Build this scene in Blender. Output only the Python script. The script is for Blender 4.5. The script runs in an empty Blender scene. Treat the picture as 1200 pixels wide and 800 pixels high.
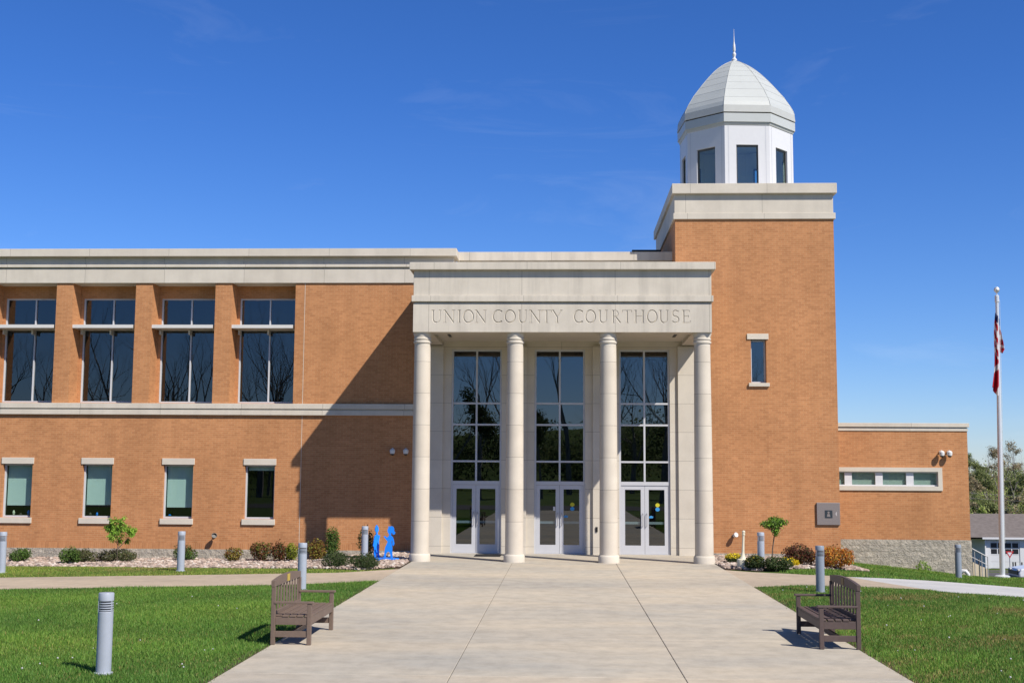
import bpy, bmesh, math, random
import numpy as np
from mathutils import Vector, Matrix, Euler

R_ = math.radians
random.seed(7)
RNG = np.random.default_rng(11)
scene = bpy.context.scene
COL = scene.collection

# ------------------------------------------------------------------ camera
CAM_H = 2.65
FPX = 1425.7 / 1200.0            # focal length in picture widths
YAW, PITCH, ROLL = 0.04105, -0.10712, 0.00597


def cam_rows():
    cy, sy, cp, sp, cr, sr = math.cos(YAW), math.sin(YAW), math.cos(PITCH), math.sin(PITCH), math.cos(ROLL), math.sin(ROLL)
    B = np.array([[1, 0, 0], [0, 0, -1], [0, 1, 0]], float)
    Ry = np.array([[cy, 0, sy], [0, 1, 0], [-sy, 0, cy]])
    Rx = np.array([[1, 0, 0], [0, cp, -sp], [0, sp, cp]])
    Rz = np.array([[cr, -sr, 0], [sr, cr, 0], [0, 0, 1]])
    return Rz @ Rx @ Ry @ B


CR = cam_rows()
cam_data = bpy.data.cameras.new("camera")
cam_data.sensor_width = 36.0
cam_data.lens = 36.0 * FPX
cam_data.clip_start = 0.1
cam_data.clip_end = 3000
cam = bpy.data.objects.new("camera", cam_data)
COL.objects.link(cam)
M3 = Matrix(((CR[0][0], -CR[1][0], -CR[2][0]), (CR[0][1], -CR[1][1], -CR[2][1]), (CR[0][2], -CR[1][2], -CR[2][2])))
cam.matrix_world = Matrix.Translation((0, 0, CAM_H)) @ M3.to_4x4()
scene.camera = cam


def gp(px, py, z=0.0):
    """point of the ground seen at a photo pixel (1200x800)"""
    d = CR.T @ np.array([(px - 600) / (FPX * 1200), (py - 400) / (FPX * 1200), 1])
    t = (z - CAM_H) / d[2]
    return float(d[0] * t), float(d[1] * t)


def at(px, py, Y):
    """point (X, Z) of the upright plane at depth Y seen at a photo pixel"""
    d = CR.T @ np.array([(px - 600) / (FPX * 1200), (py - 400) / (FPX * 1200), 1])
    t = Y / d[1]
    return float(d[0] * t), float(CAM_H + d[2] * t)


# ------------------------------------------------------------------ light
SUN_V = Vector((4.4, -4.1, 6.0)).normalized()
SUN_EL = math.asin(SUN_V.z)
SUN_AZ = math.atan2(SUN_V.x, SUN_V.y)

world = bpy.data.worlds.new("World")
scene.world = world
world.use_nodes = True
wn, wl = world.node_tree.nodes, world.node_tree.links
wn.clear()
w_out = wn.new('ShaderNodeOutputWorld')
w_bg = wn.new('ShaderNodeBackground')
w_sky = wn.new('ShaderNodeTexSky')
w_sky.sky_type = 'NISHITA'
w_sky.sun_disc = False
w_sky.sun_elevation = SUN_EL
w_sky.sun_rotation = SUN_AZ
w_sky.altitude = 100
w_sky.air_density = 1.0
w_sky.dust_density = 0.05
w_sky.ozone_density = 5.0
w_bg.inputs['Strength'].default_value = 0.107
# thin cirrus wisps, laid over the sky by direction
w_tc = wn.new('ShaderNodeTexCoord')
w_map = wn.new('ShaderNodeMapping')
w_map.inputs['Rotation'].default_value = (0, R_(20), R_(0))
w_map.inputs['Scale'].default_value = (2.2, 3.0, 13.0)
w_no = wn.new('ShaderNodeTexNoise')
w_no.inputs['Scale'].default_value = 1.9
w_no.inputs['Detail'].default_value = 7
w_no.inputs['Roughness'].default_value = 0.62
w_no.inputs['Distortion'].default_value = 0.9
w_rp = wn.new('ShaderNodeValToRGB')
w_rp.color_ramp.elements[0].position = 0.56
w_rp.color_ramp.elements[1].position = 0.85
w_rp.color_ramp.elements[1].color = (0.11, 0.11, 0.11, 1)
w_mix = wn.new('ShaderNodeMixRGB')
w_mix.inputs[2].default_value = (7.5, 8.0, 8.6, 1)
w_hs = wn.new('ShaderNodeHueSaturation')
w_hs.inputs['Saturation'].default_value = 1.15
w_hs.inputs['Value'].default_value = 1.0
wl.new(w_tc.outputs['Generated'], w_map.inputs['Vector'])
wl.new(w_map.outputs[0], w_no.inputs['Vector'])
w_low = wn.new('ShaderNodeMapRange')
w_low.inputs['From Min'].default_value = 0.12
w_low.inputs['From Max'].default_value = 0.45
w_low.inputs['To Min'].default_value = 1.0
w_low.inputs['To Max'].default_value = 0.35
w_sep0 = wn.new('ShaderNodeSeparateXYZ')
wl.new(w_tc.outputs['Generated'], w_sep0.inputs[0])
wl.new(w_sep0.outputs[2], w_low.inputs['Value'])
wl.new(w_no.outputs['Fac'], w_rp.inputs['Fac'])
wl.new(w_sky.outputs[0], w_hs.inputs['Color'])
w_tint = wn.new('ShaderNodeMixRGB')
w_tint.blend_type = 'MULTIPLY'
w_tint.inputs[0].default_value = 1.0
w_sep = wn.new('ShaderNodeSeparateXYZ')
wl.new(w_tc.outputs['Generated'], w_sep.inputs[0])
w_tr = wn.new('ShaderNodeValToRGB')          # paler towards the horizon
w_tr.color_ramp.elements[0].position = 0.0
w_tr.color_ramp.elements[0].color = (0.66, 0.74, 1.0, 1)
w_tr.color_ramp.elements[1].position = 0.30
w_tr.color_ramp.elements[1].color = (0.45, 0.63, 0.98, 1)
e3 = w_tr.color_ramp.elements.new(0.42)
e3.color = (0.45, 0.62, 0.95, 1)
e4 = w_tr.color_ramp.elements.new(0.70)
e4.color = (0.55, 0.56, 0.60, 1)
wl.new(w_sep.outputs[2], w_tr.inputs[0])
wl.new(w_tr.outputs[0], w_tint.inputs[2])
wl.new(w_hs.outputs[0], w_tint.inputs[1])
wl.new(w_tint.outputs[0], w_mix.inputs[1])
w_mul = wn.new('ShaderNodeMath')
w_mul.operation = 'MULTIPLY'
wl.new(w_rp.outputs[0], w_mul.inputs[0])
wl.new(w_low.outputs[0], w_mul.inputs[1])
wl.new(w_mul.outputs[0], w_mix.inputs[0])
wl.new(w_mix.outputs[0], w_bg.inputs['Color'])
wl.new(w_bg.outputs[0], w_out.inputs['Surface'])

sun_d = bpy.data.lights.new("sun", 'SUN')
sun_d.energy = 5.0
sun_d.angle = R_(0.53)
sun_d.color = (1.0, 0.93, 0.83)
sun = bpy.data.objects.new("sun", sun_d)
COL.objects.link(sun)
sun.location = (30, -30, 45)
sun.rotation_euler = (-SUN_V).to_track_quat('-Z', 'Y').to_euler()

scene.view_settings.view_transform = 'Standard'
scene.view_settings.look = 'None'
scene.view_settings.exposure = 0.35
scene.view_settings.gamma = 1.0
scene.view_settings.use_curve_mapping = False
scene.cycles.max_bounces = 8
scene.cycles.transparent_max_bounces = 12


# ------------------------------------------------------------------ materials
class NT:
    def __init__(self, name):
        self.m = bpy.data.materials.new(name)
        self.m.use_nodes = True
        self.t = self.m.node_tree
        self.t.nodes.clear()
        self.out = self.t.nodes.new('ShaderNodeOutputMaterial')

    def n(self, typ, **kw):
        nd = self.t.nodes.new(typ)
        for k, v in kw.items():
            if k.startswith('i_'):
                nd.inputs[k[2:].replace('_', ' ')].default_value = v
            else:
                setattr(nd, k, v)
        return nd

    def l(self, a, b):
        self.t.links.new(a, b)

    def bsdf(self, rough=0.7, spec=0.3, metal=0.0):
        b = self.n('ShaderNodeBsdfPrincipled')
        b.inputs['Roughness'].default_value = rough
        b.inputs['Specular IOR Level'].default_value = spec
        b.inputs['Metallic'].default_value = metal
        self.l(b.outputs[0], self.out.inputs['Surface'])
        return b

    def ramp(self, fac, stops):
        r = self.n('ShaderNodeValToRGB')
        e = r.color_ramp.elements
        while len(e) < len(stops):
            e.new(0.5)
        for el, (p, c) in zip(e, stops):
            el.position = p
            el.color = (*c, 1) if len(c) == 3 else c
        self.l(fac, r.inputs[0])
        return r

    def noise(self, vec, scale, detail=3, rough=0.55):
        nz = self.n('ShaderNodeTexNoise')
        nz.inputs['Scale'].default_value = scale
        nz.inputs['Detail'].default_value = detail
        nz.inputs['Roughness'].default_value = rough
        if vec is not None:
            self.l(vec, nz.inputs['Vector'])
        return nz

    def mixc(self, fac, a, b, mode='MIX'):
        m = self.n('ShaderNodeMixRGB', blend_type=mode)
        for sock, v in ((m.inputs[0], fac), (m.inputs[1], a), (m.inputs[2], b)):
            if isinstance(v, (int, float)):
                sock.default_value = v
            elif isinstance(v, tuple):
                sock.default_value = (*v, 1)
            else:
                self.l(v, sock)
        return m.outputs[0]

    def math(self, op, a, b=None):
        m = self.n('ShaderNodeMath', operation=op)
        for i, v in enumerate((a, b)):
            if v is None:
                continue
            if isinstance(v, (int, float)):
                m.inputs[i].default_value = v
            else:
                self.l(v, m.inputs[i])
        return m.outputs[0]

    def wallcoord(self, ox=0.0, oz=0.0, swap=False):
        """(x+y, z) of the object, so that both the front and the side walls get running courses"""
        tc = self.n('ShaderNodeTexCoord')
        sp = self.n('ShaderNodeSeparateXYZ')
        self.l(tc.outputs['Object'], sp.inputs[0])
        u = self.math('ADD', self.math('ADD', sp.outputs[0], sp.outputs[1]), ox)
        v = self.math('ADD', sp.outputs[2], oz)
        cb = self.n('ShaderNodeCombineXYZ')
        if swap:
            u, v = v, u
        self.l(u, cb.inputs[0])
        self.l(v, cb.inputs[1])
        return cb.outputs[0], tc.outputs['Object']

    def bump(self, b, h, strength=0.3, dist=0.01):
        bp = self.n('ShaderNodeBump')
        bp.inputs['Strength'].default_value = strength
        bp.inputs['Distance'].default_value = dist
        self.l(h, bp.inputs['Height'])
        self.l(bp.outputs[0], b.inputs['Normal'])


def mat_brick(name, swap=False, ox=0.0, oz=0.0):
    t = NT(name)
    uv, obj = t.wallcoord(ox, oz, swap)
    br = t.n('ShaderNodeTexBrick', offset=0.0 if swap else 0.5)
    t.l(uv, br.inputs['Vector'])
    br.inputs['Scale'].default_value = 1.0
    br.inputs['Brick Width'].default_value = 0.203
    br.inputs['Row Height'].default_value = 0.0677
    br.inputs['Mortar Size'].default_value = 0.0055
    br.inputs['Mortar Smooth'].default_value = 0.2
    br.inputs['Bias'].default_value = -0.1
    br.inputs['Color1'].default_value = (0.490, 0.228, 0.099, 1)
    br.inputs['Color2'].default_value = (0.398, 0.177, 0.076, 1)
    br.inputs['Mortar'].default_value = (0.485, 0.285, 0.150, 1)
    nz = t.noise(obj, 0.55, 5, 0.6)
    r1 = t.ramp(nz.outputs['Fac'], [(0.3, (0.90, 0.89, 0.88)), (0.7, (1.06, 1.06, 1.06))])
    c = t.mixc(1.0, br.outputs['Color'], r1.outputs[0], 'MULTIPLY')
    nz2 = t.noise(obj, 9.0, 3, 0.7)
    r2 = t.ramp(nz2.outputs['Fac'], [(0.3, (0.92, 0.915, 0.91)), (0.7, (1.07, 1.07, 1.075))])
    c = t.mixc(1.0, c, r2.outputs[0], 'MULTIPLY')
    mp = t.n('ShaderNodeMapping')          # faint rain streaks running down the wall
    t.l(obj, mp.inputs['Vector'])
    mp.inputs['Scale'].default_value = (1.6, 1.6, 0.10)
    ns = t.noise(mp.outputs[0], 1.0, 5, 0.65)
    rs = t.ramp(ns.outputs['Fac'], [(0.42, (1, 1, 1)), (0.78, (0.84, 0.83, 0.82))])
    c = t.mixc(1.0, c, rs.outputs[0], 'MULTIPLY')
    b = t.bsdf(0.85, 0.2)
    t.l(c, b.inputs['Base Color'])
    t.bump(b, br.outputs['Fac'], -0.25, 0.006)
    return t.m


def mat_stone(name, w=50.0, h=50.0, ox=0.0, oz=0.0, col=(0.575, 0.528, 0.450), streak=0.0, joint=0.010, radial=False):
    t = NT(name)
    uv, obj = t.wallcoord(ox, oz)
    br = t.n('ShaderNodeTexBrick', offset=0.0)
    t.l(uv, br.inputs['Vector'])
    br.inputs['Scale'].default_value = 1.0
    br.inputs['Brick Width'].default_value = w
    br.inputs['Row Height'].default_value = h
    br.inputs['Mortar Size'].default_value = joint / 2
    br.inputs['Mortar Smooth'].default_value = 0.1
    br.inputs['Color1'].default_value = (*col, 1)
    br.inputs['Color2'].default_value = (col[0] * 0.945, col[1] * 0.935, col[2] * 0.925, 1)
    br.inputs['Mortar'].default_value = (col[0] * .36, col[1] * .35, col[2] * .34, 1)
    nz = t.noise(obj, 1.3, 6, 0.6)
    r1 = t.ramp(nz.outputs['Fac'], [(0.3, (0.90, 0.895, 0.89)), (0.7, (1.05, 1.05, 1.05))])
    c = t.mixc(1.0, br.outputs['Color'], r1.outputs[0], 'MULTIPLY')
    nf = t.noise(obj, 60.0, 3, 0.6)
    r3 = t.ramp(nf.outputs['Fac'], [(0.3, (0.95, 0.95, 0.95)), (0.7, (1.04, 1.04, 1.04))])
    c = t.mixc(1.0, c, r3.outputs[0], 'MULTIPLY')
    if streak > 0:
        mp = t.n('ShaderNodeMapping')
        t.l(obj, mp.inputs['Vector'])
        mp.inputs['Scale'].default_value = (3.0, 3.0, 0.22)
        ns = t.noise(mp.outputs[0], 1.2, 5, 0.65)
        rs = t.ramp(ns.outputs['Fac'], [(0.45, (1, 1, 1)), (0.75, (1 - streak, 1 - streak, 1 - streak * 0.97))])
        c = t.mixc(1.0, c, rs.outputs[0], 'MULTIPLY')
    b = t.bsdf(0.8, 0.25)
    t.l(c, b.inputs['Base Color'])
    t.bump(b, nf.outputs['Fac'], 0.10, 0.004)
    return t.m


def mat_paint(name, col, rough=0.5, spec=0.4, metal=0.0, var=0.06, scale=6.0, bump=0.0):
    t = NT(name)
    tc = t.n('ShaderNodeTexCoord')
    nz = t.noise(tc.outputs['Object'], scale, 4, 0.6)
    r = t.ramp(nz.outputs['Fac'], [(0.3, tuple(c * (1 - var) for c in col)), (0.7, tuple(min(1, c * (1 + var)) for c in col))])
    b = t.bsdf(rough, spec, metal)
    t.l(r.outputs[0], b.inputs['Base Color'])
    if bump:
        t.bump(b, nz.outputs['Fac'], bump, 0.01)
    return t.m


def mat_glass(name, tint, refl=0.13, rough=0.0):
    t = NT(name)
    tr = t.n('ShaderNodeBsdfTransparent')
    tr.inputs['Color'].default_value = (*tint, 1)
    gl = t.n('ShaderNodeBsdfGlossy')
    gl.inputs['Roughness'].default_value = rough
    gl.inputs['Color'].default_value = (0.92, 0.97, 1.0, 1)
    lw = t.n('ShaderNodeLayerWeight')
    lw.inputs['Blend'].default_value = 0.5
    f = t.math('ADD', t.math('MULTIPLY', t.math('POWER', lw.outputs['Facing'], 5.0), 0.8), refl)
    # panes are never perfectly flat
    tc = t.n('ShaderNodeTexCoord')
    nz = t.noise(tc.outputs['Object'], 0.9, 2, 0.5)
    bp = t.n('ShaderNodeBump')
    bp.inputs['Strength'].default_value = 0.02
    bp.inputs['Distance'].default_value = 0.02
    t.l(nz.outputs['Fac'], bp.inputs['Height'])
    t.l(bp.outputs[0], gl.inputs['Normal'])
    mx = t.n('ShaderNodeMixShader')
    t.l(f, mx.inputs[0])
    t.l(tr.outputs[0], mx.inputs[1])
    t.l(gl.outputs[0], mx.inputs[2])
    t.l(mx.outputs[0], t.out.inputs['Surface'])
    return t.m


def mat_leaf(name, trans=0.35, rough=0.6):
    """leaf colour comes from each leaf's own colour attribute"""
    t = NT(name)
    at_ = t.n('ShaderNodeAttribute', attribute_name='Col')
    b = t.n('ShaderNodeBsdfPrincipled')
    b.inputs['Roughness'].default_value = rough
    b.inputs['Specular IOR Level'].default_value = 0.25
    t.l(at_.outputs['Color'], b.inputs['Base Color'])
    tl = t.n('ShaderNodeBsdfTranslucent')
    t.l(at_.outputs['Color'], tl.inputs['Color'])
    mx = t.n('ShaderNodeMixShader')
    mx.inputs[0].default_value = trans
    t.l(b.outputs[0], mx.inputs[1])
    t.l(tl.outputs[0], mx.inputs[2])
    t.l(mx.outputs[0], t.out.inputs['Surface'])
    return t.m


def mat_concrete(name, c1, c2, stain=0.25):
    t = NT(name)
    tc = t.n('ShaderNodeTexCoord')
    o = tc.outputs['Object']
    at_ = t.n('ShaderNodeAttribute', attribute_name='Col')
    mp = t.n('ShaderNodeMapping')
    t.l(o, mp.inputs['Vector'])
    mp.inputs['Scale'].default_value = (0.35, 0.9, 1)
    n1 = t.noise(mp.outputs[0], 0.55, 6, 0.62)
    r1 = t.ramp(n1.outputs['Fac'], [(0.28, c1), (0.72, c2)])
    n0 = t.noise(mp.outputs[0], 0.16, 5, 0.7)
    r0 = t.ramp(n0.outputs['Fac'], [(0.35, (0.80, 0.81, 0.83)), (0.65, (1.05, 1.04, 1.01))])
    n2 = t.noise(o, 2.7, 6, 0.7)
    r2 = t.ramp(n2.outputs['Fac'], [(0.34, (1 - stain, 1 - stain, 1 - stain)), (0.6, (1.03, 1.03, 1.03))])
    c = t.mixc(1.0, r1.outputs[0], r2.outputs[0], 'MULTIPLY')
    c = t.mixc(1.0, c, r0.outputs[0], 'MULTIPLY')
    n3 = t.noise(o, 90, 2, 0.6)
    r3 = t.ramp(n3.outputs['Fac'], [(0.3, (0.9, 0.9, 0.9)), (0.7, (1.07, 1.07, 1.07))])
    c = t.mixc(1.0, c, r3.outputs[0], 'MULTIPLY')
    c = t.mixc(1.0, c, at_.outputs['Color'], 'MULTIPLY')
    b = t.bsdf(0.9, 0.2)
    t.l(c, b.inputs['Base Color'])
    t.bump(b, n3.outputs['Fac'], 0.2, 0.004)
    return t.m


def mat_ground(name):
    t = NT(name)
    tc = t.n('ShaderNodeTexCoord')
    o = tc.outputs['Object']
    n1 = t.noise(o, 0.35, 6, 0.65)
    r1 = t.ramp(n1.outputs['Fac'], [(0.3, (0.060, 0.105, 0.026)), (0.55, (0.085, 0.130, 0.034)), (0.75, (0.14, 0.14, 0.05))])
    n2 = t.noise(o, 14, 4, 0.7)
    r2 = t.ramp(n2.outputs['Fac'], [(0.3, (0.65, 0.65, 0.65)), (0.7, (1.25, 1.2, 1.1))])
    c = t.mixc(1.0, r1.outputs[0], r2.outputs[0], 'MULTIPLY')
    b = t.bsdf(0.95, 0.1)
    t.l(c, b.inputs['Base Color'])
    t.bump(b, n2.outputs['Fac'], 0.6, 0.03)
    return t.m


def mat_vcol(name, rough=0.85, spec=0.2, noise_scale=30.0, var=0.1):
    t = NT(name)
    at_ = t.n('ShaderNodeAttribute', attribute_name='Col')
    tc = t.n('ShaderNodeTexCoord')
    nz = t.noise(tc.outputs['Object'], noise_scale, 3, 0.6)
    r = t.ramp(nz.outputs['Fac'], [(0.3, (1 - var,) * 3), (0.7, (1 + var,) * 3)])
    c = t.mixc(1.0, at_.outputs['Color'], r.outputs[0], 'MULTIPLY')
    b = t.bsdf(rough, spec)
    t.l(c, b.inputs['Base Color'])
    return t.m


def mat_splitface(name):
    """rough split-face block base"""
    t = NT(name)
    uv, obj = t.wallcoord(0.0, 0.115)
    br = t.n('ShaderNodeTexBrick', offset=0.5)
    t.l(uv, br.inputs['Vector'])
    br.inputs['Scale'].default_value = 1.0
    br.inputs['Brick Width'].default_value = 0.40
    br.inputs['Row Height'].default_value = 0.20
    br.inputs['Mortar Size'].default_value = 0.006
    br.inputs['Color1'].default_value = (0.46, 0.415, 0.345, 1)
    br.inputs['Color2'].default_value = (0.39, 0.355, 0.30, 1)
    br.inputs['Mortar'].default_value = (0.27, 0.25, 0.21, 1)
    nz = t.noise(obj, 7.5, 6, 0.7)
    r = t.ramp(nz.outputs['Fac'], [(0.3, (0.72, 0.72, 0.72)), (0.7, (1.15, 1.15, 1.15))])
    c = t.mixc(1.0, br.outputs['Color'], r.outputs[0], 'MULTIPLY')
    b = t.bsdf(0.95, 0.1)
    t.l(c, b.inputs['Base Color'])
    t.bump(b, nz.outputs['Fac'], 1.0, 0.09)
    return t.m


M = {}
M['brick'] = mat_brick('brick')
M['soldier'] = mat_brick('brick_soldier_course', swap=True, oz=-0.085)
M['stone'] = mat_stone('limestone')
M['stone_wing'] = mat_stone('limestone_wing_band', w=2.715, ox=16.78 + 2.715 * 6 - 40 + 40, oz=20, streak=0.08)
M['stone_port'] = mat_stone('limestone_portico', w=2.8, ox=1.4 + 2.8 * 6, oz=20, streak=0.20)
M['stone_pier'] = mat_stone('limestone_pier', w=60, h=0.93, ox=20, oz=-0.26 + 0.93)
M['stone_col'] = mat_stone('limestone_drum', w=60, h=0.95, ox=20, oz=-0.25 + 0.95, col=(0.575, 0.522, 0.440))
M['stone_tower'] = mat_stone('limestone_tower', w=2.52, ox=-3.63 + 2.52 * 4, oz=20, streak=0.06)
M['split'] = mat_splitface('split_face_block')
M['white'] = mat_paint('white_panel', (0.59, 0.595, 0.61), 0.45, 0.4, var=0.02)
M['dome'] = mat_paint('dome_panel', (0.44, 0.46, 0.45), 0.42, 0.45, var=0.03, scale=1.5)
M['dome_trim'] = mat_paint('dome_trim', (0.40, 0.41, 0.395), 0.5, 0.4, var=0.03)
M['alu'] = mat_paint('aluminium_frame', (0.49, 0.50, 0.53), 0.42, 0.45, var=0.02)
M['shelf'] = mat_paint('light_shelf_white', (0.58, 0.565, 0.54), 0.5, 0.4, var=0.02)
M['glass'] = mat_glass('glass_dark', (0.42, 0.52, 0.55), 0.12)
M['glass_wing'] = mat_glass('glass_wing', (0.36, 0.43, 0.45), 0.092)
M['glass_low'] = mat_glass('glass_office', (0.64, 0.79, 0.76), 0.07)
M['glass_cup'] = mat_glass('glass_cupola', (0.78, 0.92, 0.86), 0.12)
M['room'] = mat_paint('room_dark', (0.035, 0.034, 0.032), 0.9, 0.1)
M['room_light'] = mat_paint('room_light', (0.34, 0.36, 0.35), 0.9, 0.1)
M['blind'] = mat_paint('roller_blind', (0.62, 0.66, 0.64), 0.9, 0.1, var=0.02)
M['black'] = mat_paint('black_plastic', (0.012, 0.012, 0.013), 0.45, 0.4)
M['gap'] = mat_paint('open_joint', (0.06, 0.055, 0.05), 0.9, 0.1)
M['ceil'] = mat_paint('portico_ceiling', (0.54, 0.49, 0.41), 0.8, 0.2, var=0.02)
M['roofm'] = mat_paint('roof_membrane', (0.35, 0.34, 0.33), 0.9, 0.1)
M['concrete'] = mat_concrete('plaza_concrete', (0.400, 0.378, 0.335), (0.550, 0.470, 0.362), 0.15)
M['walk'] = mat_concrete('walk_concrete', (0.405, 0.335, 0.262), (0.49, 0.400, 0.305), 0.14)
M['walk_new'] = mat_concrete('new_concrete', (0.46, 0.465, 0.475), (0.52, 0.52, 0.53), 0.08)
M['ground'] = mat_ground('turf_soil')
M['soil'] = mat_paint('soil', (0.085, 0.062, 0.045), 0.95, 0.05, var=0.25, scale=20)
M['leaf'] = mat_leaf('leaves')
M['grass'] = mat_leaf('grass_blades', 0.30, 0.55)
M['bark'] = mat_paint('bark', (0.12, 0.095, 0.075), 0.9, 0.1, var=0.25, scale=8)
M['bark_grey'] = mat_paint('bark_grey', (0.24, 0.215, 0.20), 0.9, 0.1, var=0.25, scale=2)
M['rock'] = mat_vcol('river_rock', 0.85, 0.2)
M['bench'] = mat_paint('recycled_plastic_brown', (0.155, 0.112, 0.088), 0.55, 0.35, var=0.10, scale=14, bump=0.1)
M['bench_dark'] = mat_paint('recycled_plastic_dark_brown', (0.092, 0.066, 0.060), 0.55, 0.35, var=0.10, scale=14, bump=0.1)
M['brass'] = mat_paint('brass_plate', (0.55, 0.40, 0.06), 0.45, 0.5, 0.2)
M['brass_dull'] = mat_paint('dull_brass_plate', (0.16, 0.11, 0.035), 0.55, 0.5, 0.2)
M['bollard'] = mat_paint('bollard_paint', (0.33, 0.365, 0.425), 0.42, 0.45, var=0.05)
M['bollard_dark'] = mat_paint('bollard_paint_grey', (0.23, 0.265, 0.32), 0.42, 0.45, var=0.05)
M['blue'] = mat_paint('bright_blue_paint', (0.010, 0.215, 0.82), 0.4, 0.4, var=0.02)
M['cream'] = mat_paint('cream_plastic', (0.62, 0.58, 0.45), 0.5, 0.35, var=0.04)
M['pole'] = mat_paint('satin_aluminium', (0.58, 0.60, 0.63), 0.38, 0.5, 0.25, var=0.02)
M['granite'] = mat_paint('grey_granite', (0.20, 0.175, 0.168), 0.55, 0.4, var=0.18, scale=50)
M['slate'] = mat_paint('dark_inset', (0.028, 0.036, 0.044), 0.4, 0.5, var=0.3, scale=30)
M['pale_mark'] = mat_paint('pale_mark', (0.42, 0.39, 0.38), 0.6, 0.3, var=0.1)
M['fixture'] = mat_paint('dark_fixture', (0.07, 0.068, 0.065), 0.45, 0.4)
M['cam_white'] = mat_paint('camera_housing', (0.62, 0.62, 0.61), 0.4, 0.45)
M['asphalt'] = mat_paint('asphalt', (0.105, 0.10, 0.10), 0.95, 0.1, var=0.15, scale=1.2)
M['shingle'] = mat_paint('grey_shingles', (0.155, 0.135, 0.128), 0.9, 0.1, var=0.16, scale=2.5)
M['tan_conc'] = mat_paint('tan_concrete', (0.52, 0.45, 0.35), 0.9, 0.15, var=0.06)
M['steel'] = mat_paint('galvanised_rail', (0.35, 0.35, 0.36), 0.5, 0.4, 0.3)
M['red'] = mat_paint('sign_red', (0.40, 0.015, 0.02), 0.5, 0.4)
M['carpaint'] = mat_paint('white_car_paint', (0.62, 0.64, 0.68), 0.2, 0.5, var=0.01)
M['rubber'] = mat_paint('rubber', (0.014, 0.014, 0.015), 0.8, 0.2)
M['decal_y'] = mat_paint('yellow_decal', (0.50, 0.46, 0.03), 0.6, 0.3)
M['decal_b'] = mat_paint('blue_decal', (0.04, 0.25, 0.55), 0.6, 0.3)
M['mat_rubber'] = mat_paint('door_mat_black', (0.022, 0.022, 0.024), 0.95, 0.1)
M['hill'] = mat_paint('hill_soil', (0.13, 0.115, 0.06), 0.95, 0.05, var=0.3, scale=0.1)


def mat_flag():
    t = NT('flag_cloth')
    at_ = t.n('ShaderNodeAttribute', attribute_name='Col')
    b = t.bsdf(0.85, 0.15)
    t.l(at_.outputs['Color'], b.inputs['Base Color'])
    return t.m


M['flag'] = mat_flag()


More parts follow.
